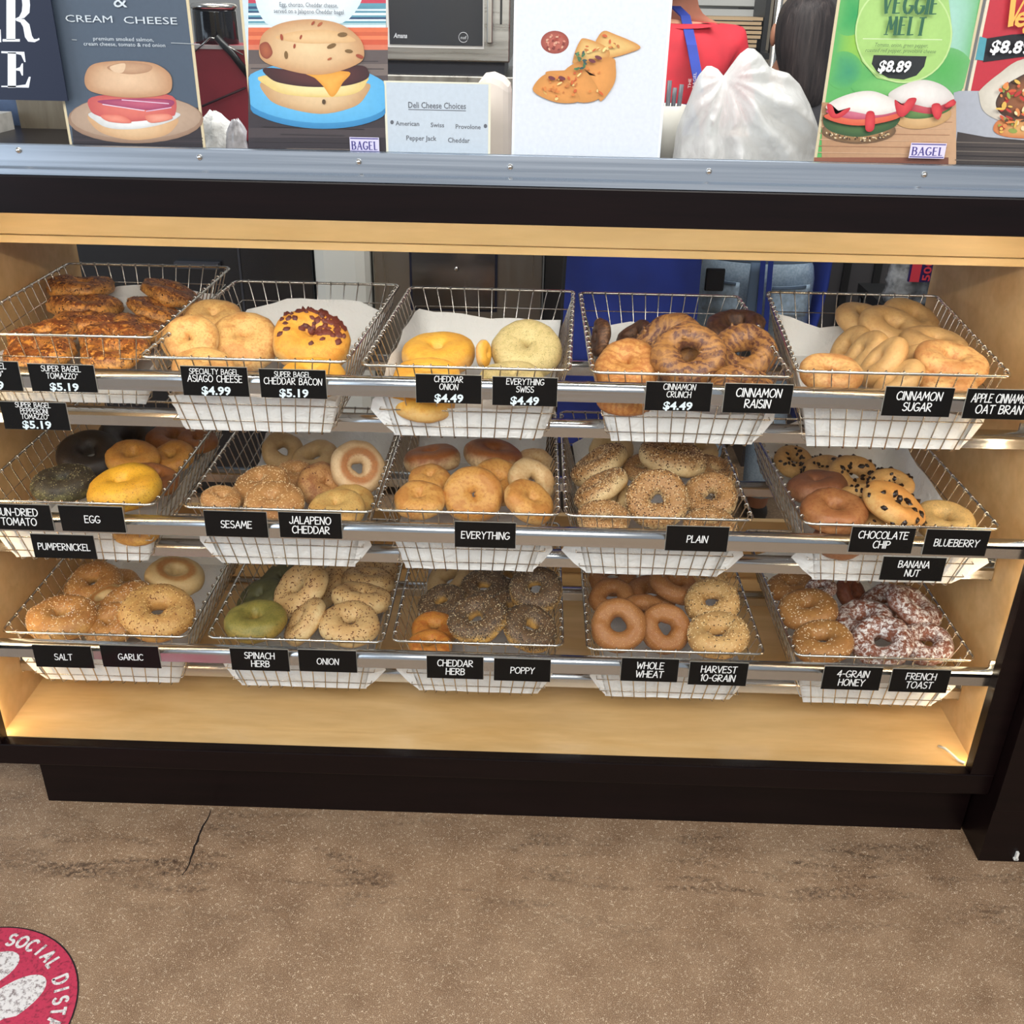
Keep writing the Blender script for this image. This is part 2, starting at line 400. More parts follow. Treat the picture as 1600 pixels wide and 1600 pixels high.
sg = empty('sneeze_guard', (0, 0, 1.3175), 'glass screen above the case held in a brushed aluminium channel', 'glass screen')
m = MB(); m.prism([(-.008, 1.3185), (-.008, 1.327), (-.004, 1.3305), (-.004, 1.361), (-.001, 1.362), (-.001, 1.3185)], -1.45, 1.45)
m.prism([(.0075, 1.3105), (.0075, 1.3615), (.010, 1.3615), (.010, 1.3105)], -1.45, 1.45); m.build('channel', ALU, sg)
m = MB(); m.box(-1.45, 1.45, 0, .006, 1.3185, 1.95); m.build('glass_pane', glass('counter glass', (.97, .98, .985, 1), .5), sg)
for px, py in ((28, 235), (311, 246), (560, 253), (797, 261), (1108, 268), (1445, 273)):
    p = at(px, py, -.006); m = MB()
    m.lathe([(.0045, 0), (.0045, .0015), (.0036, .0032), (.0018, .0042), (.0004, .0045)], (0, 0, 0), 12)
    m.v = [(p.x + v[0], -.004 - v[2], p.z + v[1]) for v in m.v]; m.build('screw', STEEL, sg)

cb = empty('dark_cabinet', (1.15, .2, 0), 'black wood cabinet standing forward at the right end of the case', 'cabinet')
m = MB(); m.box(.9545, 1.45, -.05, .7, .0, .14); m.build('plinth', DARK, cb)
m = MB(); m.box(.9535, 1.45, -.054, .7, .14, 1.262); m.build('body', DARK, cb, .001)
m = MB(); p = at(1591, 1331, -.055); m.box(p.x - .002, p.x + .003, -.0565, -.0505, .012, .03); m.box(p.x - .004, p.x + .005, -.0565, -.0505, .010, .014); m.build('door_stop', plain('white plastic', (230, 230, 225), .4), cb)

# ================================================================== wire baskets and paper liners
def basket(key, x0, x1, yf, zr, off, label):
    W = x1 - x0; D = .514; zb = RB[key[0]] + (.02 if key == 'b1' else 0); H = zr - zb
    ox = (x0 + x1) / 2; tp = .038; tr = .02
    def P(u, v, k):                                # u -1..1 across, v 0..1 front to back, k 0..1 bottom to rim
        hw = W / 2 - tp * (1 - k); y0 = tp * .75 * (1 - k); y1 = D - tr * (1 - k)
        y = y0 + (y1 - y0) * v
        return Vector((ox + u * hw + off * y / D, yf + y, zb + .0016 + (H - .0016) * k - .024 * (1 - k) * max(0, 1 - max(0, v) / .15)))
    t_ = empty('wire_basket', (ox, yf + D / 2, zb), label, 'basket', 'wire bagel baskets')
    m = MB(); R = []
    for (u, v, du, dv) in ((-1, 0, 1, 1), (1, 0, -1, 1), (1, 1, -1, -1), (-1, 1, 1, -1)):
        p = P(u, v, 1); r = .012; cx, cy = p.x + du * r, p.y + dv * r
        a0 = math.atan2(p.y - cy, p.x - cx)
        for a in (-.7, 0, .7): R.append((cx + r * 1.2 * cos(a0 + a), cy + r * 1.2 * sin(a0 + a), p.z))
    m.tube(R, .0028, 7, 0, True); m.build('rim', STEEL, t_)
    m = MB(); nf = 11; nsd = 15
    for i in range(nf):
        u = -1 + 2 * (i + .9) / (nf + .8)
        pts = [P(u, 0, 1), P(u, 0, .5), P(u, 0, .05), P(u, .02, 0), P(u, .15, 0), P(u, .5, 0), P(u, .98, 0), P(u, 1, .05), P(u, 1, 1)]
        m.tube(pts, .0013, 4, 0, False, False)
        for v in (0, 1): m.torus(P(u, v, 1), (1, 0, 0), .0039, .0013, 8, 4)
    for i in range(nsd):
        v = (i + .8) / (nsd + .6)
        m.tube([P(-1, v, 1), P(-1, v, .05), P(-.95, v, 0), P(.95, v, 0), P(1, v, .05), P(1, v, 1)], .0013, 4, 0, False, False)
        for u in (-1, 1): m.torus(P(u, v, 1), (0, 1, .0), .0041, .0015, 8, 4)
    for k in (.70, .42, .2):
        m.tube([P(-1, 0, k), P(1, 0, k), P(1, 1, k), P(-1, 1, k)], .0012, 4, 0, True)
    m.build('wire_grid', STEEL, t_, recalc=False)
    return P
def liner(key, P, hts, flare, label):
    hf, hl, hr, hb = hts
    rnd = random.Random(key); ph = rnd.uniform(0, 50)
    m = MB(); N = 40; K = 9
    def per(s):                                    # walk round the base: front, right, back, left
        q = s * 4
        if q < 1: return (-1 + 2 * q, 0, hf, 0)
        if q < 2: return (1, q - 1, hr, 1)
        if q < 3: return (1 - 2 * (q - 2), 1, hb, 2)
        return (-1, 4 - q, hl, 3)
    hh = []
    for i in range(N):
        hs = [per(((i + d) % N) / N)[2] for d in (-2, -1, 0, 1, 2)]; hh.append(sum(hs) / 5)
    def fn(i, j):
        u, v, _, sd = per(i / N); k = hh[i] * j / (K - 1)
        jag = mnoise.noise(Vector((i * .35, ph, 0))) * .16 * (j / (K - 1)); k = max(0.0, k + jag * hh[i]) * .96 + .03
        p = P(u * .965, .012 + v * .97, min(k, 1.25))
        nz = mnoise.noise(Vector((i * .55, j * .6, ph))) * .0055
        c_ = P(0, .5, k); d = (p - c_); d.z = 0; d.normalize()
        return p - d * (.002 + abs(nz))
    m.grid(fn, N, K, 0, True, False)
    def fb(i, j):
        p = P((-1 + 2 * i / 8) * .955, .018 + .96 * j / 8, .03); p.z += abs(mnoise.noise(Vector((i * .7, j * .7, ph)))) * .004; return p
    m.grid(fb, 9, 9)
    for s, f in ((-1, flare[0]), (1, flare[1])):   # loose corner of the sheet poking out past the front corner
        if f:
            a = P(s * .93, .014, .62); b = P(s * .93, .012, .05); c = P(s * .96, .02, .34); c.x += s * f; c.y += .012
            d = a.lerp(c, .55) + Vector((s * .004, -.003, .006)); e = b.lerp(c, .5) + Vector((0, -.003, -.002)); g = a.lerp(b, .5)
            m.poly([a, d, g], 0, None, True); m.poly([d, c, g], 0, None, True); m.poly([c, e, g], 0, None, True); m.poly([e, b, g], 0, None, True)
    o = m.build('paper_liner', PAPER); tag(o, label, 'paper liner', 'paper liners in the baskets')
    return o
ROWN = {'b': 'top', 'm': 'middle', 'l': 'bottom'}; CN = ['far left', 'second from left', 'centre', 'second from right', 'far right']
HOLD = {'b1': 'stacked red-brown cheese bagels', 'b2': 'pale toasted cheese bagels', 'b3': 'yellow and pale olive bagels', 'b4': 'dark raisin rings', 'b5': 'long pale tan bagels',
        'm1': 'black and yellow bagels', 'm2': 'sesame bagels', 'm3': 'plain golden bagels', 'm4': 'seed topped bagels', 'm5': 'chocolate chip bagels',
        'l1': 'seeded and garlic rings', 'l2': 'a green ring and onion bagels', 'l3': 'dark poppy rings', 'l4': 'wheat rings', 'l5': 'sugar dusted rings'}
KB = {'b1': (-.905, -.590, .10, .897, -.003), 'b2': (-.586, -.278, .04, .886, .022), 'b3': (-.252, .057, .04, .882, .02), 'b4': (.093, .390, .04, .88, -.003), 'b5': (.397, .713, .04, .89, .045),
      'm1': (-.905, -.604, .04, .636, .0), 'm2': (-.554, -.251, .04, .634, .0), 'm3': (-.240, .051, .04, .638, .0), 'm4': (.064, .362, .04, .638, .0), 'm5': (.447, .757, .04, .635, -.01),
      'l1': (-.905, -.585, .04, .380, .0), 'l2': (-.546, -.244, .04, .381, .0), 'l3': (-.224, .067, .04, .385, .0), 'l4': (.113, .413, .04, .380, .0), 'l5': (.470, .774, .04, .380, -.005)}
LH = {'b1': (.5, .4, .45, .62), 'b2': (.5, .45, .35, .72), 'b3': (.42, .75, .5, .55), 'b4': (.45, .4, .4, .5), 'b5': (.52, .88, .4, .5),
      'm1': (.55, .3, .4, .55), 'm2': (.6, .3, .4, .8), 'm3': (.62, .4, .6, .85), 'm4': (.6, .3, .4, .72), 'm5': (.5, .4, .72, 1.0),
      'l1': (.6, .3, .4, .9), 'l2': (.55, .3, .4, .4), 'l3': (.6, .45, .5, .4), 'l4': (.6, .3, .4, .4), 'l5': (.62, .4, .4, .7)}
FL = {'b2': (0, 0), 'b3': (.030, .004), 'b4': (.004, .022), 'b5': (0, .02), 'm1': (.02, 0), 'm2': (.026, .022), 'm3': (0, .024), 'm4': (.036, .034), 'm5': (.034, .05), 'l1': (.03, 0), 'l2': (.022, .03), 'l3': (.034, .016), 'l4': (.022, .012), 'l5': (0, .03)}
for key, (x0, x1, yf, zr, off) in KB.items():
    r, i = key[0], int(key[1]) - 1
    P = basket(key, x0 * S, x1 * S, yf * S, zr * S, off * S, '%s wire basket of the %s row, holding %s' % (CN[i], ROWN[r], HOLD[key]))
    liner(key, P, LH[key], FL.get(key, (0, 0)), 'crumpled white paper sheet under the %s in the %s row' % (HOLD[key], ROWN[r]))

# ================================================================== name and price cards on the rails
TG = [(-20, 587, 104, 46, ['SUPER BAGEL', 'TOMAZZO®'], '$5.19', 'cut off price card at the left end of the top rail'),
 (98, 591, 103, 43, ['SUPER BAGEL', 'TOMAZZO®'], '$5.19', 'black SUPER BAGEL $5.19 card on the top rail under the stacked red-brown bagels'),
 (55, 650, 103, 43, ['SUPER BAGEL', 'PEPPERONI', 'TOMAZZO®'], '$5.19', 'black PEPPERONI $5.19 card hanging below the top rail at the far left'),
 (336, 596, 104, 46, ['SPECIALTY BAGEL', 'ASIAGO CHEESE'], '$4.99', 'black SPECIALTY BAGEL ASIAGO CHEESE $4.99 card on the top rail'),
 (458, 600, 104, 45, ['SUPER BAGEL', 'CHEDDAR BACON'], '$5.19', 'black SUPER BAGEL CHEDDAR BACON $5.19 card on the top rail'),
 (701, 608, 103, 45, ['CHEDDAR', 'ONION'], '$4.49', 'black CHEDDAR ONION $4.49 card on the top rail'),
 (820, 612, 102, 45, ['EVERYTHING', 'SWISS'], '$4.49', 'black EVERYTHING SWISS $4.49 card on the top rail'),
 (1060, 620, 104, 45, ['CINNAMON', 'CRUNCH'], '$4.49', 'black CINNAMON CRUNCH $4.49 card on the top rail'),
 (1184, 623, 107, 46, ['CINNAMON', 'RAISIN'], '', 'black CINNAMON RAISIN card on the top rail'),
 (1434, 628, 108, 46, ['CINNAMON', 'SUGAR'], '', 'black CINNAMON SUGAR card on the top rail'),
 (1562, 632, 110, 47, ['APPLE CINNAMON', 'OAT BRAN'], '', 'black APPLE CINNAMON OAT BRAN card at the right end of the top rail'),
 (28, 808, 106, 40, ['SUN-DRIED', 'TOMATO'], '', 'black SUN-DRIED TOMATO card at the left end of the middle rail'),
 (144, 811, 100, 40, ['EGG'], '', 'black EGG card on the middle rail'),
 (100, 854, 98, 37, ['PUMPERNICKEL'], '', 'black PUMPERNICKEL card hanging below the middle rail'),
 (369, 819, 98, 40, ['SESAME'], '', 'black SESAME card on the middle rail'),
 (485, 821, 98, 40, ['JALAPENO', 'CHEDDAR'], '', 'black JALAPENO CHEDDAR card on the middle rail'),
 (758, 836, 96, 40, ['EVERYTHING'], '', 'black EVERYTHING card on the middle rail'),
 (1089, 842, 98, 39, ['PLAIN'], '', 'black PLAIN card on the middle rail'),
 (1378, 844, 100, 40, ['CHOCOLATE', 'CHIP'], '', 'black CHOCOLATE CHIP card on the middle rail'),
 (1494, 848, 100, 40, ['BLUEBERRY'], '', 'black BLUEBERRY card near the right end of the middle rail'),
 (1426, 889, 99, 37, ['BANANA', 'NUT'], '', 'black BANANA NUT card hanging below the middle rail'),
 (99, 1026, 91, 34, ['SALT'], '', 'black SALT card on the bottom rail'), (204, 1026, 91, 34, ['GARLIC'], '', 'black GARLIC card on the bottom rail'),
 (406, 1031, 91, 34, ['SPINACH', 'HERB'], '', 'black SPINACH HERB card on the bottom rail'), (512, 1033, 91, 34, ['ONION'], '', 'black ONION card on the bottom rail'),
 (711, 1043, 89, 35, ['CHEDDAR', 'HERB'], '', 'black CHEDDAR HERB card on the bottom rail'), (816, 1047, 89, 35, ['POPPY'], '', 'black POPPY card on the bottom rail'),
 (1015, 1047, 90, 36, ['WHOLE', 'WHEAT'], '', 'black WHOLE WHEAT card on the bottom rail'), (1122, 1053, 92, 36, ['HARVEST', '10-GRAIN'], '', 'black HARVEST 10-GRAIN card on the bottom rail'),
 (1331, 1060, 92, 36, ['4-GRAIN', 'HONEY'], '', 'black 4-GRAIN HONEY card on the bottom rail'), (1437, 1064, 92, 36, ['FRENCH', 'TOAST'], '', 'black FRENCH TOAST card at the right end of the bottom rail')]
EDGE = plain('pale card edge', (170, 165, 155), .5)
for (cx, cy, wp, hp, lines, price, lab) in TG:
    c = at(cx, cy, .0015); wx = (at(cx + wp / 2, cy, .0015) - at(cx - wp / 2, cy, .0015)).length; hz = (at(cx, cy - hp / 2, .0015).z - at(cx, cy + hp / 2, .0015).z)
    rt = empty('name_card', (c.x, .0025, c.z - hz / 2), lab, 'name card', 'name cards on the rails')
    m = MB(); m.box(c.x - wx / 2, c.x + wx / 2, .0018, .0032, c.z - hz / 2, c.z + hz / 2, 1)
    m.box(c.x - wx / 2 + .0006, c.x + wx / 2 - .0006, .0008, .0018, c.z - hz / 2 + .0006, c.z + hz / 2 - .0006, 0); m.build('card', [CARD, EDGE], rt)
    m = MB(); n = len(lines); yy = .0002
    if price:
        zt = c.z + hz / 2
        big = n == 2 and lines[0][0] == 'S' and lines[1][0] != 'T'
        for i, s_ in enumerate(lines):
            lh = hz * (.2 if not big else (.175, .22)[i]) if n == 2 else hz * .175
            hand(m, s_, c.x - wx * .45, c.x + wx * .45, zt - hz * ((.25, .51) if n == 2 else (.185, .40, .60))[i], lh, yy, .13)
        m2 = MB(); sans(m2, price, c.x - wx * .22, c.x + wx * .22, c.z - hz / 2 + hz * .06, hz * .27, yy, .03, .05); m2.build('price_lettering', plain('price lettering', (225, 238, 245), .6), rt)
    else:
        lh = hz * .27
        if n == 1: hand(m, lines[0], c.x - wx * .41, c.x + wx * .41, c.z - lh / 2, lh, yy, .13)
        else:
            for i, s_ in enumerate(lines): hand(m, s_, c.x - wx * .42, c.x + wx * .42, c.z + hz * .07 - i * hz * .37, lh * 1.02, yy, .14)
    m.build('lettering', WHITE, rt)
BAGELS=[
('tomazzo','b1',(-0.7909, 0.5627, 0.9765),(0.332, 0.151, 0.931),0.0667,14,'topmost of the slanting red-brown bagels at the right of the far left top basket'),
('tomazzo','b1',(-0.9897, 0.5589, 0.9908),(0.0, 0.074, 0.997),0.0705,33,'topmost red-brown bagel of the left stack in the far left top basket'),
('tomazzo','b1',(-0.946, 0.4634, 0.9748),(0.046, 0.114, 0.992),0.0716,119,'second red-brown bagel from the top of the left stack in the far left top basket'),
('tomazzo','b1',(-0.8953, 0.3625, 0.9701),(0.09, 0.11, 0.99),0.0686,155,'lowest red-brown bagel of the left stack in the far left top basket'),
('tomazzo','b1',(-0.7945, 0.4654, 0.9656),(0.363, 0.18, 0.914),0.0622,223,'middle of the slanting red-brown bagels at the right of the far left top basket'),
('tomazzo','b1',(-0.7833, 0.3673, 0.961),(0.343, 0.155, 0.926),0.0596,172,'lowest of the slanting red-brown bagels, half hidden behind the front ones'),
('tomazzo','b1',(-0.8089, 0.2685, 0.9698),(0.081, -0.139, 0.987),0.0645,95,'red-brown bagel lying upper front right behind the rim of the far left top basket'),
('tomazzo','b1',(-0.9452, 0.2668, 0.9719),(-0.102, -0.138, 0.985),0.0657,57,'red-brown bagel lying upper front left behind the rim of the far left top basket'),
('tomazzo','b1',(-0.9117, 0.1735, 0.9688),(0.017, -0.07, 0.997),0.063,248,'lower left red-brown bagel behind the front wires of the far left top basket'),
('tomazzo','b1',(-0.7696, 0.1725, 0.9729),(-0.023, -0.07, 0.997),0.0616,264,'lower right red-brown bagel behind the front wires of the far left top basket'),
('asiago','b2',(-0.6268, 0.3223, 0.9926),(0.058, -0.233, 0.971),0.0587,319,'pale toasted cheese bagel at the back of the second top basket'),
('asiago','b2',(-0.5457, 0.2421, 0.9787),(0.129, -0.494, 0.86),0.0659,186,'toasted cheese bagel between the left one and the bacon topped one'),
('asiago','b2',(-0.6311, 0.1886, 0.9956),(-0.019, -0.678, 0.735),0.0528,151,'leftmost round toasted cheese bagel in the second top basket'),
('cheddar_bacon','b2',(-0.4154, 0.2248, 0.9876),(0.154, -0.423, 0.893),0.0736,155,'yellow cheese bagel with bacon crumbs on top'),
('asiago','b2',(-0.585, 0.104, 0.9705),(0.132, -0.138, 0.982),0.055,239,'toasted cheese bagel low behind the SPECIALTY BAGEL card'),
('cheddar_onion','b2',(-0.3895, 0.1075, 0.958),(0.009, -0.07, 0.998),0.0593,211,'orange bagel low behind the CHEDDAR BACON card'),
('cheddar_onion','b3',(-0.0882, 0.1813, 0.988),(0.964, -0.243, 0.106),0.0259,234,'small yellow bagel on edge between the yellow ring and the pale round bagel'),
('swiss','b3',(-0.0084, 0.2161, 0.9849),(-0.013, -0.529, 0.849),0.0659,250,'pale olive domed bagel with green flecks in the middle top basket'),
('cheddar_onion','b3',(-0.1755, 0.2283, 0.9664),(-0.042, -0.104, 0.994),0.0703,312,'bright yellow ring bagel on top in the middle top basket'),
('cheddar_onion','b3',(-0.1841, 0.1078, 0.9632),(-0.016, -0.07, 0.997),0.0596,105,'yellow bagel under the bright yellow ring'),
('swiss','b3',(-0.0327, 0.1066, 0.9605),(0.019, -0.07, 0.997),0.0572,337,'speckled pale bagel low behind the EVERYTHING SWISS card'),
('cheddar_onion','b3',(-0.1918, 0.1062, 0.9172),(-0.01, -0.07, 0.998),0.0579,0,'yellow bagel seen through the lower wires under the CHEDDAR ONION card'),
('dark_raisin','b4',(0.1352, 0.3045, 0.9857),(-0.983, -0.15, 0.11),0.0374,50,'dark bagel standing on edge at the back left of the fourth top basket'),
('dark_raisin','b4',(0.2087, 0.3643, 0.9689),(-0.505, -0.179, 0.844),0.0424,113,'dark bagel half hidden behind the golden one in the fourth top basket'),
('dark_raisin','b4',(0.4111, 0.3926, 0.9857),(-0.186, -0.138, 0.973),0.059,15,'dark brown bagel at the back right of the fourth top basket'),
('raisin','b4',(0.2645, 0.2756, 0.979),(-0.48, -0.518, 0.708),0.069,321,'large swirled brown ring behind the front raisin bagel'),
('crunch','b4',(0.1821, 0.2106, 0.9591),(-0.204, -0.445, 0.872),0.0625,238,'golden domed crusty bagel at the front left of the fourth top basket'),
('raisin','b4',(0.3996, 0.2321, 0.9857),(-0.233, -0.531, 0.815),0.0618,210,'brown raisin ring at the front right of the fourth top basket'),
('raisin','b4',(0.2892, 0.1767, 0.9959),(-0.145, -0.656, 0.741),0.0667,88,'large swirled raisin ring with an open hole at the front of the fourth top basket'),
('crunch','b4',(0.1689, 0.1008, 0.9388),(0.062, -0.07, 0.996),0.0511,169,'golden bagel seen through the lower wires left of the CINNAMON CRUNCH card'),
('raisin','b4',(0.3761, 0.1051, 0.9664),(0.022, -0.07, 0.997),0.0544,68,'brown bagel low behind the CINNAMON RAISIN card'),
('pale','b5',(0.7954, 0.4927, 0.9792),(0.214, -0.38, 0.9),0.0628,278,'pale bagel leaning at the back right of the right top basket'),
('pale','b5',(0.6897, 0.469, 0.9845),(0.152, -0.219, 0.964),0.0588,187,'pale bagel with rounded end at top left of the right top basket'),
('pale','b5',(0.728, 0.4036, 0.9849),(0.181, -0.27, 0.946),0.0688,134,'pale slanting bagel in the centre of the upper pile of the right top basket'),
('pale','b5',(0.6415, 0.362, 0.9557),(-0.869, -0.149, 0.472),0.0514,91,'pale ring standing at the left of the pile in the right top basket'),
('pale','b5',(0.6406, 0.2713, 0.9738),(-0.85, 0.011, 0.526),0.0515,32,'pale bagel leaning left beside the upright one in the right top basket'),
('pale','b5',(0.7767, 0.2994, 0.989),(0.077, -0.072, 0.994),0.0647,219,'pale bagel slanting down to the right wires of the right top basket'),
('pale','b5',(0.7274, 0.2137, 0.9803),(-0.475, -0.084, 0.876),0.0536,237,'pale bagel tucked behind the front rim of the right top basket'),
('pale_toast','b5',(0.7533, 0.151, 1.0002),(0.083, -0.176, 0.981),0.0662,187,'large pale bagel with browned left end at the front of the right top basket'),
('pale','b5',(0.6426, 0.1757, 0.9922),(-0.787, 0.105, 0.608),0.0537,335,'pale bagel standing on edge at the centre front of the right top basket'),
('pale_toast','b5',(0.5277, 0.1037, 0.9923),(-0.01, -0.208, 0.978),0.0553,334,'bagel with browned side at the front left of the right top basket'),
('pale','b5',(0.6493, 0.0984, 0.9821),(-0.703, 0.129, 0.7),0.0496,74,'pale bagel seen through the wires above the CINNAMON SUGAR card'),
('pale_toast','b5',(0.7283, 0.1076, 0.9785),(0.04, -0.07, 0.997),0.0589,218,'browned bagel lying low at the right front of the right top basket'),
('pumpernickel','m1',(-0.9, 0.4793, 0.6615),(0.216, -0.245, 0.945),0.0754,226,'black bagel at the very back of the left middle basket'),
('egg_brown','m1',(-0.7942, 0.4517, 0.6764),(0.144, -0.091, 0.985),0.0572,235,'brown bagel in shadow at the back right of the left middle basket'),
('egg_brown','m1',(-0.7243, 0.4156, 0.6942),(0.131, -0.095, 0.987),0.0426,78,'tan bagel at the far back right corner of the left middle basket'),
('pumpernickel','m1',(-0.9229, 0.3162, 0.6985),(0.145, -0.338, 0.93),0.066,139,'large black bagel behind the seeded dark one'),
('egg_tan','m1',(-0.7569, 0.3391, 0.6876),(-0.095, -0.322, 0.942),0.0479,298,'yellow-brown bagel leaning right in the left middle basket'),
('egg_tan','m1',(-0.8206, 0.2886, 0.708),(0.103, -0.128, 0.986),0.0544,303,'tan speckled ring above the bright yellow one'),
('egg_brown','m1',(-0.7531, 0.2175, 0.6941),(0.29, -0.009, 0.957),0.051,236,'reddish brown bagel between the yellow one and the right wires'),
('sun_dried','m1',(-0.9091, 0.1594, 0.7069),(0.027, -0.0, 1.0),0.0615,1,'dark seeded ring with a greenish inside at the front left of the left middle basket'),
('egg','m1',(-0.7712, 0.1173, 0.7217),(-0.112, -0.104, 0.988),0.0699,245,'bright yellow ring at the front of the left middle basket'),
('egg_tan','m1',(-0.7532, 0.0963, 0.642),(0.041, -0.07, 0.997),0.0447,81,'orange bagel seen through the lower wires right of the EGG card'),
('tan_ring','m2',(-0.5384, 0.4121, 0.6764),(0.446, -0.507, 0.738),0.0477,295,'dull tan ring standing at the back left of the second middle basket'),
('tan_ring','m2',(-0.4605, 0.3752, 0.6768),(-0.24, -0.276, 0.931),0.0525,117,'dull tan ring leaning back in the second middle basket'),
('sesame','m2',(-0.4843, 0.2926, 0.6752),(0.124, -0.24, 0.963),0.0428,316,'sesame bagel half hidden in the middle of the second middle basket'),
('jalapeno','m2',(-0.4185, 0.2497, 0.6741),(0.46, -0.339, 0.821),0.0551,138,'folded looking brown spotted bagel in the second middle basket'),
('toast_ring','m2',(-0.3473, 0.2674, 0.7103),(0.284, -0.739, 0.611),0.0572,36,'big upright ring with a browned inner circle in the second middle basket'),
('sesame','m2',(-0.5311, 0.197, 0.696),(-0.207, -0.164, 0.964),0.0575,213,'browned sesame ring leaning over the two front sesame bagels'),
('cheddar_jalapeno','m2',(-0.3469, 0.1858, 0.6775),(0.211, -0.07, 0.975),0.0432,305,'pale yellow bagel under the upright browned ring'),
('sesame','m2',(-0.5865, 0.1135, 0.7046),(0.141, -0.106, 0.984),0.0381,236,'small sesame bagel at the far front left of the second middle basket'),
('cheddar_jalapeno','m2',(-0.363, 0.1034, 0.696),(-0.043, -0.104, 0.994),0.055,141,'golden split bagel behind the JALAPENO CHEDDAR card'),
('sesame','m2',(-0.4828, 0.1051, 0.7052),(0.001, -0.208, 0.978),0.0574,324,'wide sesame bagel at the front between the two cards'),
('pale_ring','m3',(0.0165, 0.3536, 0.689),(0.226, -0.32, 0.92),0.0428,172,'pale bagel at the back right of the middle basket of the middle row'),
('brown_top','m3',(-0.2009, 0.317, 0.7091),(-0.121, 0.164, 0.979),0.0602,138,'brown topped bagel lying on the left of the plain golden pile'),
('brown_top','m3',(-0.0743, 0.3278, 0.7154),(0.15, 0.072, 0.986),0.063,52,'brown topped bagel lying at the top centre of the plain golden pile'),
('golden','m3',(-0.1955, 0.2206, 0.7091),(0.031, -0.147, 0.989),0.0436,76,'golden bagel half hidden under the left brown topped one'),
('golden','m3',(-0.0594, 0.223, 0.7064),(0.328, -0.439, 0.836),0.0539,251,'brown golden bagel behind the large upright ring'),
('pale_ring','m3',(0.0079, 0.211, 0.7174),(0.392, -0.479, 0.785),0.0489,287,'pale ring leaning behind the front right golden bagel'),
('golden','m3',(-0.2061, 0.1279, 0.7091),(-0.014, -0.271, 0.963),0.0492,105,'golden bagel with a closed dimple at the front left of the middle basket'),
('golden','m3',(0.0028, 0.1239, 0.7137),(0.522, -0.252, 0.815),0.0513,226,'slanting golden bagel at the front right of the middle basket'),
('golden','m3',(-0.1051, 0.1499, 0.7138),(0.043, -0.715, 0.698),0.0583,313,'large upright golden ring with a wedge shaped hole above the EVERYTHING card'),
('white_ring','m4',(0.1798, 0.4127, 0.7002),(-0.077, -0.362, 0.929),0.0487,143,'plain pale bagel behind the leaning seeded ones'),
('white_ring','m4',(0.3686, 0.4121, 0.7033),(0.02, -0.214, 0.977),0.0435,143,'plain pale bagel at the back right behind the seeded ones'),
('everything','m4',(0.2389, 0.3259, 0.6976),(-0.093, -0.26, 0.961),0.0403,46,'seeded bagel in the gap behind the large front ring'),
('everything','m4',(0.1493, 0.3164, 0.7081),(-0.552, 0.149, 0.82),0.0654,220,'upper of the two seeded bagels leaning at the left of the fourth middle basket'),
('everything','m4',(0.3902, 0.3244, 0.6958),(0.186, -0.118, 0.975),0.0509,335,'seeded bagel sloping behind the right front one'),
('everything','m4',(0.2942, 0.292, 0.7393),(0.152, 0.036, 0.988),0.0708,70,'seeded bagel with pale side lying across the top of the fourth middle basket'),
('white_ring','m4',(0.1821, 0.2011, 0.6789),(-0.804, -0.2, 0.56),0.0383,287,'plain pale bagel peeking out left of the large seeded ring'),
('everything','m4',(0.1471, 0.201, 0.7091),(-0.581, 0.163, 0.798),0.0596,64,'lower of the two seeded bagels leaning at the left of the fourth middle basket'),
('everything','m4',(0.1451, 0.1, 0.6931),(-0.009, -0.174, 0.985),0.0511,15,'pale seeded bagel low at the front left corner of the fourth middle basket'),
('everything','m4',(0.3616, 0.1946, 0.7008),(-0.171, -0.514, 0.841),0.0541,268,'seeded ring with pale hole at the right front of the fourth middle basket'),
('everything','m4',(0.2495, 0.1434, 0.7169),(-0.128, -0.658, 0.742),0.0617,65,'large upright seeded ring at the front centre of the fourth middle basket'),
('everything','m4',(0.3487, 0.1003, 0.6859),(-0.031, -0.07, 0.997),0.0509,270,'seeded bagel low under the right front ring'),
('chocolate_chip','m5',(0.5967, 0.4813, 0.654),(0.037, -0.405, 0.914),0.0446,211,'chocolate chip ring at the back left corner of the right middle basket'),
('chocolate_chip','m5',(0.6461, 0.4219, 0.6655),(-0.312, -0.079, 0.947),0.0449,60,'chocolate chip bagel at the back centre of the right middle basket'),
('chocolate_chip','m5',(0.6919, 0.3577, 0.6785),(0.057, -0.511, 0.857),0.0531,318,'chocolate chip bagel standing above the orange one'),
('chocolate_chip','m5',(0.7365, 0.2604, 0.7069),(-0.076, -0.166, 0.983),0.0454,347,'grey-yellow chocolate chip bagel at the right of the pile'),
('brown','m5',(0.6026, 0.3018, 0.677),(-0.151, 0.119, 0.981),0.0612,348,'dull brown bagel lying behind the glossy brown one'),
('chocolate_chip','m5',(0.6621, 0.2242, 0.6907),(-0.322, -0.008, 0.947),0.0449,224,'chocolate chip bagel buried in the centre of the right middle basket'),
('blueberry','m5',(0.7969, 0.1241, 0.6972),(-0.039, -0.139, 0.99),0.0562,351,'flecked pale bagel behind the BLUEBERRY card'),
('chocolate_chip','m5',(0.6776, 0.1409, 0.6941),(0.03, -0.174, 0.984),0.0469,218,'chocolate chip bagel low behind the CHOCOLATE CHIP card'),
('banana','m5',(0.5812, 0.1109, 0.7176),(-0.081, -0.173, 0.982),0.0618,180,'glossy brown ring at the front left of the right middle basket'),
('chocolate_chip_toast','m5',(0.6897, 0.1097, 0.7351),(0.389, -0.153, 0.908),0.0614,349,'orange toasted chocolate chip bagel leaning at the front of the right middle basket'),
('brown','m5',(0.5963, 0.1, 0.6604),(-0.037, -0.07, 0.997),0.0513,217,'brown bagel seen through the lower wires under the right middle basket rim'),
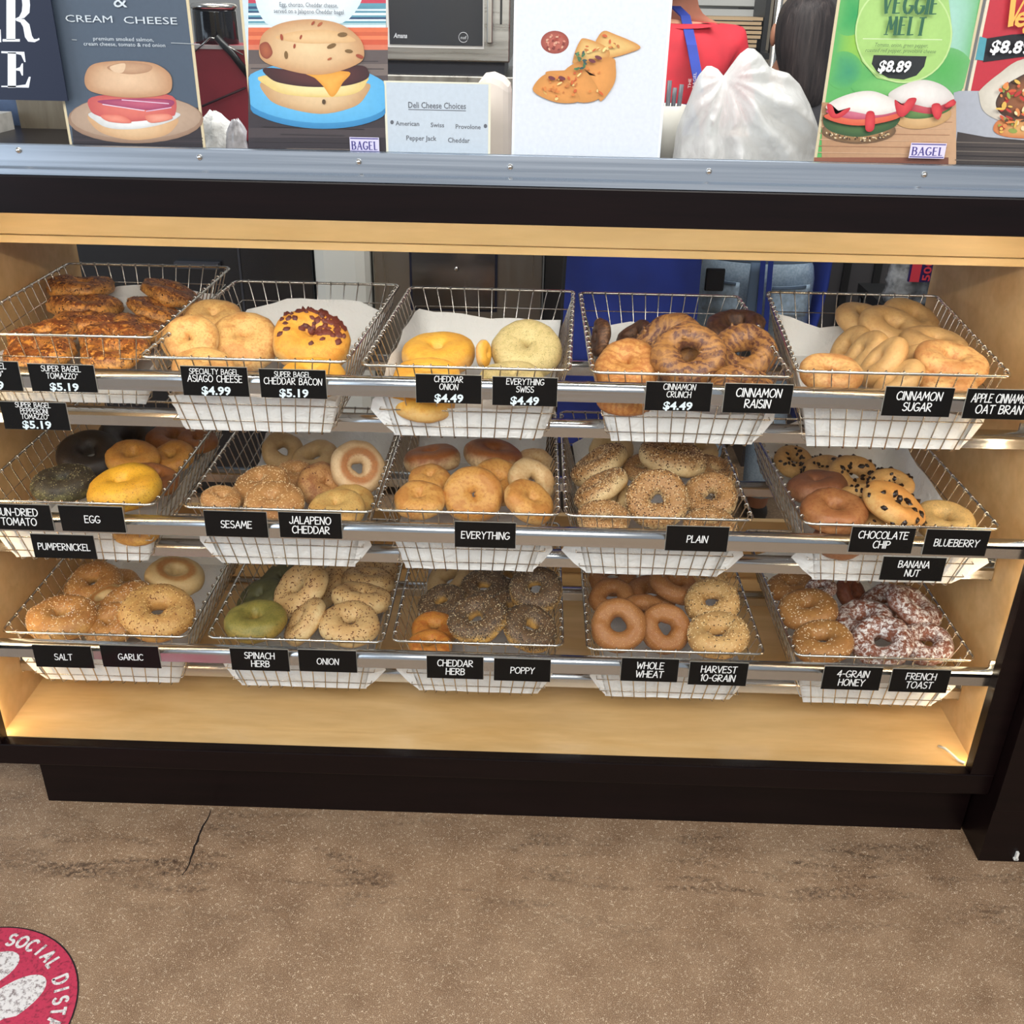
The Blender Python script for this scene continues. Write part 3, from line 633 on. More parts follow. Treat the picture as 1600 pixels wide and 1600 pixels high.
('salt','l1',(-0.9358, 0.388, 0.3435),(0.443, 0.091, 0.892),0.0447,283,'seeded bagel half hidden at the back centre of the left bottom basket'),
('garlic_plain','l1',(-0.7753, 0.3018, 0.4143),(0.245, -0.073, 0.967),0.0625,350,'pale ring with browned inner band at the back right of the left bottom basket'),
('salt','l1',(-0.973, 0.3259, 0.3743),(-0.028, -0.233, 0.972),0.0632,19,'seeded ring leaning at the back left of the left bottom basket'),
('garlic_plain','l1',(-0.9119, 0.2453, 0.3817),(-0.289, -0.048, 0.956),0.049,193,'plain edge of a bagel squeezed in the middle of the left bottom basket'),
('salt','l1',(-0.8473, 0.1941, 0.4034),(-0.353, -0.167, 0.921),0.0668,132,'seeded bagel leaning left behind the front right ring'),
('salt','l1',(-0.8521, 0.1269, 0.4022),(-0.173, -0.196, 0.965),0.057,18,'seeded bagel low between the two front rings of the left bottom basket'),
('salt','l1',(-0.9487, 0.1169, 0.4196),(0.013, -0.035, 0.999),0.0684,30,'seeded ring at the front left of the left bottom basket'),
('garlic','l1',(-0.7496, 0.1225, 0.4369),(0.192, -0.161, 0.968),0.0748,96,'garlic flake ring at the front right of the left bottom basket'),
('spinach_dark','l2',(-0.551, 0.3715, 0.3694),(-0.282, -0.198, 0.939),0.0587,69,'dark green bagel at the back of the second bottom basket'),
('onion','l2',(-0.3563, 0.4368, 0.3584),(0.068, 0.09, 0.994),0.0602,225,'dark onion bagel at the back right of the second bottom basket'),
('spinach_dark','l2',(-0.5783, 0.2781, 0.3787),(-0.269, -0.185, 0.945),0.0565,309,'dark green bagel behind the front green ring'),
('onion','l2',(-0.4459, 0.3666, 0.3643),(-0.715, -0.15, 0.683),0.0617,178,'onion bagel on edge leaning behind the tall front one'),
('onion','l2',(-0.3514, 0.3352, 0.3985),(0.114, 0.276, 0.955),0.0603,45,'upper of the two stacked onion bagels at the right of the second bottom basket'),
('onion','l2',(-0.482, 0.2412, 0.4282),(-0.531, -0.326, 0.782),0.0676,23,'tall onion ring leaning right in the second bottom basket'),
('onion','l2',(-0.3489, 0.2232, 0.4214),(0.152, 0.263, 0.953),0.0644,106,'lower of the two stacked onion bagels at the right of the second bottom basket'),
('onion','l2',(-0.4499, 0.1309, 0.42),(-0.736, -0.081, 0.672),0.0554,148,'pale onion bagel on edge beside the green ring'),
('onion','l2',(-0.3543, 0.1094, 0.4313),(0.066, -0.141, 0.988),0.0612,177,'round onion bagel with a dimple at the front right of the second bottom basket'),
('spinach','l2',(-0.549, 0.1202, 0.4234),(-0.042, -0.0, 0.999),0.0642,110,'light green ring at the front left of the second bottom basket'),
('poppy','l3',(-0.0403, 0.409, 0.3695),(0.252, -0.172, 0.952),0.0595,305,'poppy bagel in shadow at the back centre of the middle bottom basket'),
('tan_ring','l3',(-0.1689, 0.3975, 0.3669),(-0.41, -0.258, 0.875),0.0623,9,'plain pale ring at the back left of the middle bottom basket'),
('poppy','l3',(-0.0899, 0.3269, 0.3904),(-0.054, -0.236, 0.97),0.056,76,'dark poppy ring behind the front centre one'),
('poppy','l3',(-0.1788, 0.2743, 0.3801),(-0.23, -0.176, 0.957),0.0564,269,'dark poppy bagel at the left of the middle bottom basket'),
('poppy','l3',(-0.0257, 0.217, 0.4106),(-0.015, -0.127, 0.992),0.0519,196,'poppy bagel in the gap between the front rings'),
('poppy','l3',(0.0237, 0.2212, 0.458),(-0.01, -0.413, 0.911),0.0566,339,'large dark poppy ring at the back right of the middle bottom basket'),
('cheddar_herb','l3',(-0.187, 0.1771, 0.3791),(0.03, -0.139, 0.99),0.0501,254,'orange cheese bagel at the front left of the middle bottom basket'),
('poppy','l3',(0.0127, 0.1191, 0.4285),(0.291, -0.286, 0.913),0.0573,295,'poppy ring at the front right of the middle bottom basket'),
('poppy','l3',(-0.0941, 0.1186, 0.4452),(-0.21, -0.216, 0.954),0.0612,18,'poppy ring with a pale hole at the front centre of the middle bottom basket'),
('cheddar_herb','l3',(-0.1892, 0.0952, 0.3936),(0.03, -0.07, 0.997),0.0456,106,'orange bagel under the cheese topped one, behind the CHEDDAR HERB card'),
('wheat','l4',(0.2013, 0.397, 0.3899),(-0.077, -0.157, 0.985),0.0559,244,'wheat ring in shadow at the back left of the fourth bottom basket'),
('ten_grain','l4',(0.4053, 0.3795, 0.4024),(-0.097, -0.068, 0.993),0.0539,227,'grain bagel in shadow at the back right of the fourth bottom basket'),
('wheat','l4',(0.2838, 0.324, 0.3898),(-0.036, -0.146, 0.989),0.0586,132,'dull wheat bagel in the middle of the fourth bottom basket'),
('wheat','l4',(0.3267, 0.306, 0.4289),(0.307, -0.071, 0.949),0.0563,57,'wheat bagel leaning at the top centre of the fourth bottom basket'),
('wheat','l4',(0.1925, 0.2869, 0.403),(-0.083, -0.307, 0.948),0.0505,212,'wheat ring behind the front left one in the fourth bottom basket'),
('wheat','l4',(0.2526, 0.2183, 0.4128),(-0.097, -0.122, 0.988),0.0477,31,'wheat bagel in the gap behind the two front wheat rings'),
('ten_grain','l4',(0.3993, 0.2296, 0.4352),(-0.185, -0.325, 0.927),0.0582,241,'grain speckled ring behind the front right one in the fourth bottom basket'),
('wheat','l4',(0.2924, 0.1503, 0.4174),(0.15, -0.623, 0.768),0.0543,288,'front wheat ring beside the grain rings'),
('wheat','l4',(0.1934, 0.126, 0.4378),(0.022, -0.61, 0.792),0.0573,240,'front left wheat ring in the fourth bottom basket'),
('ten_grain','l4',(0.3948, 0.1138, 0.4286),(-0.145, -0.094, 0.985),0.0634,22,'grain speckled ring at the front right of the fourth bottom basket'),
('four_grain','l5',(0.6052, 0.3676, 0.3938),(-0.151, 0.037, 0.988),0.0549,188,'brown oat topped bagel at the back left of the right bottom basket'),
('french_glossy','l5',(0.7479, 0.385, 0.371),(0.613, -0.451, 0.649),0.0454,109,'glossy brown bagel at the back centre of the right bottom basket'),
('french_toast','l5',(0.6537, 0.3154, 0.4243),(-0.202, -0.128, 0.971),0.0339,199,'sugar dusted bagel peeking out at the back of the right bottom basket'),
('french_toast','l5',(0.8058, 0.3242, 0.3809),(-0.364, -0.073, 0.928),0.06,245,'sugar dusted bagel behind the long leaning one'),
('french_toast','l5',(0.829, 0.2388, 0.4281),(0.394, -0.039, 0.918),0.0636,71,'long sugar dusted brown bagel leaning at the right of the right bottom basket'),
('four_grain','l5',(0.6068, 0.2362, 0.4168),(-0.215, -0.069, 0.974),0.063,12,'oat topped ring above the front left one in the right bottom basket'),
('french_toast','l5',(0.7216, 0.2203, 0.4052),(-0.218, -0.058, 0.974),0.0627,178,'sugar dusted bagel behind the front sugared ring'),
('four_grain','l5',(0.6096, 0.1197, 0.4147),(-0.229, -0.071, 0.971),0.0613,223,'oat topped ring at the front left of the right bottom basket'),
('french_toast','l5',(0.8236, 0.127, 0.413),(-0.073, -0.21, 0.975),0.0529,45,'sugar dusted ring at the front right of the right bottom basket'),
('french_toast','l5',(0.726, 0.1114, 0.4246),(-0.294, -0.229, 0.928),0.0622,332,'sugar dusted ring with an open hole at the front centre of the right bottom basket'),
]
# ================================================================== bagels
PROF = {}
RING = (.60, .40, .37); PUFF = (.54, .46, .42); WIDE = (.63, .37, .38); DOME = (.52, .48, .46)
for k in 'cheddar_onion golden brown_top jalapeno cheddar_jalapeno sesame brown spinach_dark egg'.split(): PROF[k] = PUFF
for k in 'swiss crunch asiago cheddar_bacon'.split(): PROF[k] = DOME
for k in 'raisin dark_raisin wheat french_toast french_glossy ten_grain tan_ring'.split(): PROF[k] = WIDE
PROF['tomazzo'] = (.57, .43, .29)
# colours: top, side, bottom, blotch, blotch amount, blotch scale, roughness
BC = {
 'tomazzo': ((152, 78, 36), (222, 156, 78), (170, 100, 48), (84, 34, 16), .75, 5, .42), 'asiago': ((230, 180, 106), (230, 192, 130), (206, 150, 88), (190, 116, 54), .6, 4, .5),
 'cheddar_bacon': ((236, 166, 62), (228, 182, 112), (214, 150, 84), (206, 120, 36), .45, 4, .5), 'cheddar_onion': ((240, 178, 62), (226, 180, 106), (214, 160, 88), (218, 136, 44), .4, 3, .55),
 'swiss': ((208, 186, 128), (212, 188, 132), (196, 160, 100), (176, 160, 100), .6, 14, .6), 'crunch': ((218, 158, 88), (208, 140, 72), (180, 110, 60), (176, 100, 46), .6, 5, .5),
 'raisin': ((88, 54, 44), (112, 70, 50), (104, 66, 48), (192, 138, 76), .55, 3, .34), 'dark_raisin': ((96, 62, 40), (122, 84, 54), (90, 60, 40), (58, 34, 24), .7, 6, .45),
 'pale': ((214, 170, 108), (208, 160, 98), (190, 140, 84), (184, 132, 76), .4, 3, .5), 'pale_toast': ((216, 168, 104), (206, 148, 84), (170, 100, 50), (176, 102, 48), .7, 2.5, .5),
 'pumpernickel': ((34, 28, 26), (40, 32, 28), (30, 24, 22), (22, 18, 18), .5, 5, .4), 'sun_dried': ((70, 62, 44), (96, 92, 56), (70, 60, 40), (40, 36, 28), .8, 7, .5),
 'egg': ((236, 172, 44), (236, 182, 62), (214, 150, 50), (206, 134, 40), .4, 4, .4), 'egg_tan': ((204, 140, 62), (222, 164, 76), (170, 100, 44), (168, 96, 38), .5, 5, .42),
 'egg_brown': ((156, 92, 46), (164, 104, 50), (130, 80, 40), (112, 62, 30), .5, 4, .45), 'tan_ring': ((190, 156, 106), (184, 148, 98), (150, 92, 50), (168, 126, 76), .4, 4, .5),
 'toast_ring': ((152, 86, 44), (226, 190, 142), (220, 184, 130), (196, 150, 98), .3, 5, .5), 'sesame': ((196, 140, 82), (206, 156, 96), (180, 120, 66), (168, 108, 58), .5, 4, .5),
 'jalapeno': ((200, 146, 88), (204, 154, 96), (170, 104, 56), (140, 70, 38), .7, 5, .5), 'cheddar_jalapeno': ((226, 182, 104), (222, 182, 110), (190, 140, 80), (206, 140, 66), .5, 4, .5),
 'golden': ((228, 164, 84), (236, 188, 116), (206, 146, 80), (190, 110, 46), .6, 3, .4), 'brown_top': ((164, 94, 46), (220, 184, 132), (196, 140, 84), (136, 74, 38), .5, 3, .4),
 'pale_ring': ((226, 190, 136), (224, 188, 130), (190, 130, 74), (196, 136, 76), .5, 3, .45), 'white_ring': ((216, 182, 126), (214, 180, 124), (190, 140, 84), (200, 158, 98), .3, 4, .5),
 'everything': ((180, 130, 80), (232, 200, 144), (216, 168, 100), (186, 136, 80), .4, 4, .45), 'chocolate_chip': ((218, 168, 100), (220, 172, 106), (190, 136, 72), (176, 122, 62), .4, 4, .5),
 'chocolate_chip_toast': ((226, 160, 84), (228, 178, 106), (206, 140, 72), (206, 130, 60), .4, 4, .45), 'brown': ((150, 92, 60), (164, 108, 72), (140, 90, 56), (118, 70, 46), .5, 4, .42),
 'banana': ((178, 114, 66), (190, 128, 78), (160, 96, 56), (146, 80, 46), .5, 3, .32), 'blueberry': ((212, 172, 106), (212, 170, 104), (180, 140, 80), (166, 140, 84), .5, 7, .5),
 'salt': ((196, 138, 76), (214, 160, 90), (180, 120, 64), (160, 100, 52), .5, 4, .42), 'garlic_plain': ((196, 140, 76), (224, 190, 132), (210, 160, 96), (206, 164, 104), .3, 4, .45),
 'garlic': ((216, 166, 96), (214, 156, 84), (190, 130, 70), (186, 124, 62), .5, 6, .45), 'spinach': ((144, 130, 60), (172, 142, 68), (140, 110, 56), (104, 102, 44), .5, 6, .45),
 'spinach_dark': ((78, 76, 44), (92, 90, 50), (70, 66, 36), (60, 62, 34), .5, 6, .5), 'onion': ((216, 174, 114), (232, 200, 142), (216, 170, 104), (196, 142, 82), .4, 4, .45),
 'poppy': ((112, 86, 60), (216, 164, 84), (186, 116, 54), (150, 104, 60), .4, 5, .5), 'cheddar_herb': ((214, 138, 54), (220, 164, 84), (200, 120, 52), (186, 86, 36), .6, 5, .5),
 'wheat': ((168, 110, 62), (166, 106, 60), (160, 98, 52), (160, 96, 48), .4, 4, .34), 'ten_grain': ((216, 170, 106), (216, 166, 100), (186, 130, 74), (186, 130, 74), .4, 5, .5),
 'four_grain': ((176, 122, 64), (176, 118, 62), (150, 96, 52), (146, 94, 50), .5, 4, .45), 'french_toast': ((124, 66, 44), (136, 74, 48), (110, 60, 40), (96, 48, 34), .5, 4, .3), 'french_glossy': ((120, 60, 40), (132, 70, 44), (110, 60, 40), (90, 44, 32), .5, 4, .18)}
def tone(c):
    g = sum(c) / 3; return tuple(255 * (v / 255) ** .90 for v in c)
def bread(k):
    top, side, bot, blo, amt, sc, rough = BC[k]; top, side, bot = tone(top), tone(side), tone(bot); amt = min(1, amt * 1.1)
    t = NT(k + ' crust'); co = t.coord(); sp = t.n('ShaderNodeSeparateXYZ'); t.l(co, sp.inputs[0]); z = sp.outputs[2]
    nA = t.noise(co, sc * .5, 4, .6, .4); nB = t.noise(co, sc * 3.2, 5, .65); nC = t.noise(co, 40, 3, .6)
    zz = t.math('MULTIPLY_ADD', nA, .5, t.math('SUBTRACT', z, .25))
    c = t.mix(t.step(zz, .02, .26), lin(side), lin(top))
    c = t.mix(t.step(zz, -.14, -.26), c, lin(bot))
    if k in ('toast_ring', 'garlic_plain'):
        r = t.math('SQRT', t.math('ADD', t.math('POWER', sp.outputs[0], 2), t.math('POWER', sp.outputs[1], 2)))
        r = t.math('MULTIPLY_ADD', nB, .16, t.math('SUBTRACT', r, .08))
        ring = t.math('MULTIPLY', t.step(r, .36, .46), t.step(r, .74, .62)); ring = t.math('MULTIPLY', ring, t.step(z, .12, .22))
        c = t.mix(ring, lin(side), t.mix(t.step(nB, .35, .7), lin((196, 128, 70)), lin(top)))
    if k in ('raisin', 'dark_raisin', 'crunch'):
        wv = t.n('ShaderNodeTexWave', Scale=1.4, Distortion=9, Detail=3); wv.inputs['Detail Scale'].default_value = 1.6; t.l(co, wv.inputs[0])
        c = t.mix(t.math('MULTIPLY', t.step(wv.outputs['Fac'], .45, .75), amt * .8), c, lin(blo))
    c = t.mix(t.math('MULTIPLY', t.step(nB, .48, .68), amt), c, lin(blo))
    c = t.mix(t.math('MULTIPLY', t.step(nA, .47, .60), amt * .7), c, lin(blo))
    c = t.mix(.14, c, t.ramp(nC, [(.3, (130, 120, 110)), (.7, (255, 255, 255))]), 'MULTIPLY')
    if k in ('swiss', 'spinach', 'spinach_dark', 'blueberry', 'egg_tan', 'egg', 'cheddar_herb', 'cheddar_jalapeno', 'wheat'):
        dk = {'swiss': (112, 112, 62), 'spinach': (70, 76, 30), 'spinach_dark': (40, 46, 24), 'blueberry': (92, 80, 66), 'wheat': (226, 178, 120)}.get(k, (130, 72, 26))
        c = t.mix(t.math('MULTIPLY', t.step(t.noise(co, 26, 2, .5), .62, .68), .75), c, lin(dk))
    if k == 'tomazzo': c = t.mix(t.step(t.noise(co, 5, 4, .7, .5), .5, .6), c, lin((222, 150, 66)))
    if k == 'poppy' or k == 'sun_dried':           # the fine poppy seeds between the modelled ones
        f = t.math('MULTIPLY', t.step(t.noise(co, 60, 2, .6), .46, .54), t.step(zz, .06, .2)); c = t.mix(t.math('MULTIPLY', f, .75), c, lin((46, 38, 34)))
    if k == 'french_toast':
        f = t.math('MULTIPLY', t.step(t.noise(co, 7, 6, .75, .6), .47, .58), t.step(t.math('ADD', z, .1), -.05, .2)); c = t.mix(t.math('MULTIPLY', f, .9), c, lin((240, 238, 236)))
        t.l(t.mix(f, (rough,) * 3 + (1,), (.9, .9, .9, 1)), t.p.inputs['Roughness'])
    else: t.p.inputs['Roughness'].default_value = max(.2, rough - .07)
    t.base(c); t.bump(t.mix(.4, nC, nB), .28, .02)
    t.p.inputs['Subsurface Weight'].default_value = .0
    return t.mat
WOB = {'tomazzo': .10, 'raisin': .09, 'dark_raisin': .1, 'french_toast': .08, 'crunch': .05, 'swiss': .05, 'jalapeno': .07, 'cheddar_bacon': .05}
def bagel_mesh(k, seed):
    Rc, ra, hb = PROF.get(k, RING); wob = WOB.get(k, .05); rnd = random.Random(k + str(seed)); ph = Vector((rnd.uniform(0, 90), rnd.uniform(0, 90), 3))
    m = MB(); NU, NV = 44, 22; hs = rnd.uniform(-.04, .04)
    def surf(u, v):
        cv, sv = cos(v), sin(v)
        e = 1 + .10 * cos(2 * u + ph.x) * (1 if hs > 0 else -1) * .4
        if cv < 0: rr = (ra + (.03 * sin(3 * u + ph.y))) * e
        else: rr = ra
        # keep the inner wall from crossing the axis
        rr = min(rr, Rc - .012) if cv < 0 else rr
        r = Rc + rr * (abs(cv) ** .9) * (1 if cv > 0 else -1)
        z = hb * (abs(sv) ** .86) * (1 if sv > 0 else -1)
        if sv < 0: z *= .82
        p = Vector((r * cos(u), r * sin(u), z)); nrm = Vector((cv * cos(u), cv * sin(u), sv))
        d = mnoise.noise(p * 1.3 + ph) * wob * 1.3 + mnoise.noise(p * 3.4 + ph) * wob * .55
        if k in ('tomazzo', 'raisin', 'french_toast', 'crunch', 'jalapeno'): d += mnoise.noise(p * 8 + ph) * wob * .3
        out = p + nrm * d
        q = sqrt(out.x ** 2 + out.y ** 2)
        if cv < 0 and (out.x * cos(u) + out.y * sin(u)) < .008: out.x, out.y = .008 * cos(u), .008 * sin(u)
        return out, nrm
    m.grid(lambda i, j: surf(2 * pi * i / NU, 2 * pi * j / NV)[0], NU, NV, 0, True, True)
    return m, surf
SEEDC = {}
def sm(name, c, r=.5): return plain(name, c, r)
# toppings: (material, count, length, width, thickness, v range in degrees above the rim, jitter)
TOP = {
 'sesame': [(('pale sesame seed', (240, 212, 164)), 560, .048, .028, .016, (-35, 215))],
 'everything': [(('pale sesame seed', (240, 212, 164)), 420, .05, .03, .016, (4, 176)), (('toasted onion flake', (70, 38, 26)), 380, .055, .03, .016, (4, 176)), (('poppy seed', (30, 28, 30)), 160, .026, .022, .012, (4, 176))],
 'salt': [(('pale sesame seed', (240, 212, 164)), 320, .045, .026, .015, (0, 150)), (('salt crystal', (240, 234, 224)), 120, .03, .028, .022, (5, 140))],
 'garlic': [(('garlic flake', (232, 190, 122)), 300, .05, .03, .012, (-5, 160)), (('dark garlic flake', (124, 66, 30)), 260, .055, .026, .012, (0, 160))],
 'onion': [(('browned onion flake', (104, 54, 26)), 250, .075, .032, .012, (8, 165))],
 'poppy': [(('poppy seed grey', (50, 45, 43)), 700, .036, .032, .018, (-8, 150)), (('pale poppy seed', (206, 184, 146)), 460, .036, .03, .018, (-8, 150))],
 'sun_dried': [(('poppy seed grey', (50, 45, 43)), 500, .03, .024, .015, (-12, 190)), (('olive seed', (176, 168, 120)), 340, .034, .022, .013, (-12, 190))],
 'ten_grain': [(('grain flake', (240, 210, 156)), 380, .055, .034, .018, (-20, 190)), (('black seed', (36, 26, 22)), 110, .055, .032, .018, (-10, 180))],
 'four_grain': [(('oat flake', (236, 214, 178)), 240, .06, .038, .012, (-15, 170))],
 'chocolate_chip': [(('chocolate chip', (36, 20, 16)), 30, .26, .17, .09, (-30, 200))],
 'chocolate_chip_toast': [(('chocolate chip', (36, 20, 16)), 30, .26, .17, .09, (-30, 200))],
 'cheddar_bacon': [(('bacon crumb', (104, 46, 34)), 48, .25, .17, .06, (50, 165)), (('dark bacon crumb', (84, 34, 28)), 26, .18, .13, .07, (50, 160))],
 'raisin': [(('raisin', (48, 26, 26)), 12, .13, .10, .08, (0, 180))],
 'jalapeno': [(('browned cheese bit', (96, 44, 26)), 16, .10, .06, .02, (10, 160))],
 'tomazzo': [(('dark herb crust', (66, 28, 14)), 160, .07, .035, .014, (-10, 180)), (('melted cheese bit', (216, 150, 70)), 60, .08, .05, .014, (-10, 170))],
 'swiss': [(('green herb fleck', (96, 100, 52)), 90, .03, .014, .008, (0, 180))],
}
KINDNAME = {'tomazzo': 'cheese_crusted_bagel', 'asiago': 'toasted_cheese_bagel', 'cheddar_bacon': 'bacon_cheese_bagel', 'cheddar_onion': 'yellow_cheese_bagel', 'swiss': 'herb_cheese_bagel', 'crunch': 'crusty_golden_bagel', 'pale': 'pale_bagel', 'pale_toast': 'pale_bagel',
 'tan_ring': 'tan_bagel', 'toast_ring': 'toasted_bagel', 'brown_top': 'golden_bagel', 'pale_ring': 'pale_bagel', 'white_ring': 'pale_bagel', 'everything': 'seeded_bagel', 'chocolate_chip_toast': 'chocolate_chip_bagel', 'brown': 'brown_bagel', 'banana': 'brown_bagel', 'garlic_plain': 'garlic_bagel',
 'spinach_dark': 'spinach_bagel', 'egg_tan': 'egg_bagel', 'egg_brown': 'egg_bagel', 'dark_raisin': 'raisin_bagel', 'french_glossy': 'french_toast_bagel', 'ten_grain': 'grain_bagel', 'four_grain': 'oat_topped_bagel', 'cheddar_jalapeno': 'cheese_bagel', 'cheddar_herb': 'herb_cheese_bagel'}
TOPNAME = {'chocolate_chip': 'chocolate_chips', 'chocolate_chip_toast': 'chocolate_chips', 'cheddar_bacon': 'bacon_crumbs', 'raisin': 'raisins', 'garlic': 'garlic_flakes', 'onion': 'onion_flakes', 'tomazzo': 'baked_crust_flecks', 'swiss': 'herb_flecks', 'jalapeno': 'baked_cheese_bits'}
PROTO = {}
def proto(k, seed):
    if (k, seed) in PROTO: return PROTO[(k, seed)]
    m, surf = bagel_mesh(k, seed)
    if k not in MATS: MATS[k] = bread(k)
    nm = KINDNAME.get(k, k + '_bagel'); me_o = m.build(nm, MATS[k]); me = me_o.data; bpy.data.objects.remove(me_o)
    tme = None
    if k in TOP:
        rnd = random.Random('t' + k + str(seed)); m = MB(); mats = []
        for mi, (mm, cnt, L, Wd, T, (v0, v1)) in enumerate(TOP[k]):
            mats.append(plain(mm[0], mm[1], .3 if 'choc' in mm[0] or 'raisin' in mm[0] else .55))
            if k == 'cheddar_bacon': cu = rnd.uniform(0, 6)
            for q in range(cnt):
                while True:
                    v = radians(rnd.uniform(v0, v1)); Rc, ra, hb = PROF.get(k, RING)
                    if rnd.random() < (Rc + ra * cos(v)): break
                u = rnd.uniform(0, 2 * pi)
                if k == 'cheddar_bacon': u = cu + rnd.gauss(0, .75)
                p, nr = surf(u, v); p2, _ = surf(u + .02, v); p3, _ = surf(u, v + .03)
                a = (p2 - p).normalized(); b = (p3 - p); b = (b - a * b.dot(a))
                if b.length < 1e-6: continue
                b.normalize(); nn = a.cross(b)
                if nn.dot(nr) < 0: nn = -nn
                th = rnd.uniform(0, pi); d = a * cos(th) + b * sin(th); e = nn.cross(d); s_ = rnd.uniform(.7, 1.25)
                d = d * L * .5 * s_; e = e * Wd * .5 * s_; h = nn * T * rnd.uniform(.8, 1.2)
                bb = len(m.v); m.v += [tuple(x) for x in (p - d, p - d * .3 + e, p + d * .5 + e * .7, p + d, p + d * .4 - e, p - d * .4 - e * .8, p - d * .25 + h, p + d * .35 + h)]
                for f in ((0, 1, 6), (1, 2, 7, 6), (2, 3, 7), (3, 4, 7), (4, 5, 6, 7), (5, 0, 6)): m.face([bb + x for x in f], mi, None, T > .03)
        to = m.build(TOPNAME.get(k, 'seed_topping'), mats, recalc=False); tme = to.data; bpy.data.objects.remove(to)
    PROTO[(k, seed)] = (nm, me, tme); return PROTO[(k, seed)]
GRP = {k: 'bagels in the %s basket of the %s row' % (CN[int(k[1]) - 1], ROWN[k[0]]) for k in KB}
seen = {}
for (k, bk, c, nv, R, spin, lab) in BAGELS:
    seen[k] = seen.get(k, 0) + 1
    nm, me, tme = proto(k, seen[k] % 2)
    o = bpy.data.objects.new(nm, me); COL.objects.link(o)
    q = Vector((0, 0, 1)).rotation_difference(Vector(nv)) @ Matrix.Rotation(radians(spin), 3, 'Z').to_quaternion()
    o.rotation_mode = 'QUATERNION'; o.rotation_quaternion = q; o.location = c; o.scale = (R, R, R)
    tag(o, lab, 'bagel', GRP[bk])
    if tme:
        s_ = bpy.data.objects.new(tme.name.split('.')[0], tme); COL.objects.link(s_); s_.parent = o; s_['kind'] = 'stuff'
# ================================================================== posters behind the counter glass
def smooth(pts, n=5):
    out = []; N = len(pts)
    for i in range(N):
        p0, p1, p2, p3 = [Vector(pts[(i + k - 1) % N]) for k in range(4)]
        for j in range(n):
            t_ = j / n
            out.append(.5 * ((2 * p1) + (p2 - p0) * t_ + (2 * p0 - 5 * p1 + 4 * p2 - p3) * t_ * t_ + (3 * p1 - p0 - 3 * p2 + p3) * t_ ** 3))
    return out
def ell(cx, cy, rx, ry, n=28, a=0):
    a = radians(a)
    return [(cx + rx * cos(g) * cos(a) - ry * sin(g) * sin(a), cy + rx * cos(g) * sin(a) + ry * sin(g) * cos(a)) for g in (2 * pi * i / n for i in range(n))]
class Art:                                         # flat printed shapes, each a hair in front of the last
    def __init__(s, Y): s.Y = Y; s.mb = MB()
    def nxt(s): s.Y -= .00012; return s.Y
    def w(s, p): q = at(p[0], p[1], s.Y); return (q.x, s.Y, q.z)
    def shape(s, pts, col, mid=None, sm=False, ctr=None):
        s.nxt(); pts = smooth(pts) if sm else [Vector(p) for p in pts]
        if mid is None: s.mb.poly([s.w(p) for p in pts], 0, lin(col)); return
        c = Vector(ctr) if ctr else sum(pts, Vector((0, 0))) / len(pts)
        b = len(s.mb.v); N = len(pts); A, B = lin(col), lin(mid); H = tuple((x * .45 + y * .55) for x, y in zip(A, B))
        s.mb.v += [s.w(p) for p in pts] + [s.w(p * .62 + c * .38) for p in pts] + [s.w(c)]
        for i in range(N):
            j = (i + 1) % N
            s.mb.face([b + i, b + j, b + N + j, b + N + i], 0, [A, A, H, H]); s.mb.face([b + N + i, b + N + j, b + 2 * N], 0, [H, H, B])
    def bands(s, x0, x1, ys, cols):                # horizontal stripes between photo columns at pixel heights ys
        s.nxt()
        for a, b_, c in zip(ys, ys[1:], cols):
            c0, c1 = (c if isinstance(c[0], tuple) else (c, c))
            s.mb.poly([s.w((x0, a)), s.w((x1, a)), s.w((x1, b_)), s.w((x0, b_))]); s.mb.c[-1] = [lin(c0), lin(c1), lin(c1), lin(c0)]
    def line(s, p, q, wpx, col):
        p, q = Vector(p), Vector(q); d = (q - p).normalized(); n = Vector((-d.y, d.x)) * wpx / 2
        s.shape([p - n, q - n, q + n, p + n], col)
    def build(s, parent, name='printed_picture'): return s.mb.build(name, M_print, parent, recalc=False)
def pxz(px, py, Y): q = at(px, py, Y); return q.x, q.z
def lettering(fn, s, px0, px1, py, hpx, Y, mb, **kw):   # base line at photo height py (taken at px0)
    x0, z0 = pxz(px0, py, Y); x1, _ = pxz(px1, py, Y); h = pxz(px0, py - hpx, Y)[1] - z0
    fn(mb, s, x0, x1, z0, h, Y, **kw)
YP = .0145
def poster(name, label, px0, px1, pyb, ztop, base, border=None, bw=.004, Y=YP, cat='poster'):
    x0, z0 = pxz(px0, pyb, Y); x1 = pxz(px1, pyb, Y)[0]
    r = empty(name, ((x0 + x1) / 2, Y, z0), label, cat)
    m = MB(); m.box(x0, x1, Y, Y + .002, z0, ztop, 0)
    m.build('sheet', plain(name + ' sheet', border or base, .4), r)
    a = Art(Y - .0002)
    a.mb.poly([(x0 + bw, a.Y, z0 + .0005), (x1 - bw, a.Y, z0 + .0005), (x1 - bw, a.Y, ztop - .002), (x0 + bw, a.Y, ztop - .002)], 0, lin(base))
    return r, a, x0, x1, z0
INK = {}
def ink(c): return plain('ink %d %d %d' % c, c, .5)
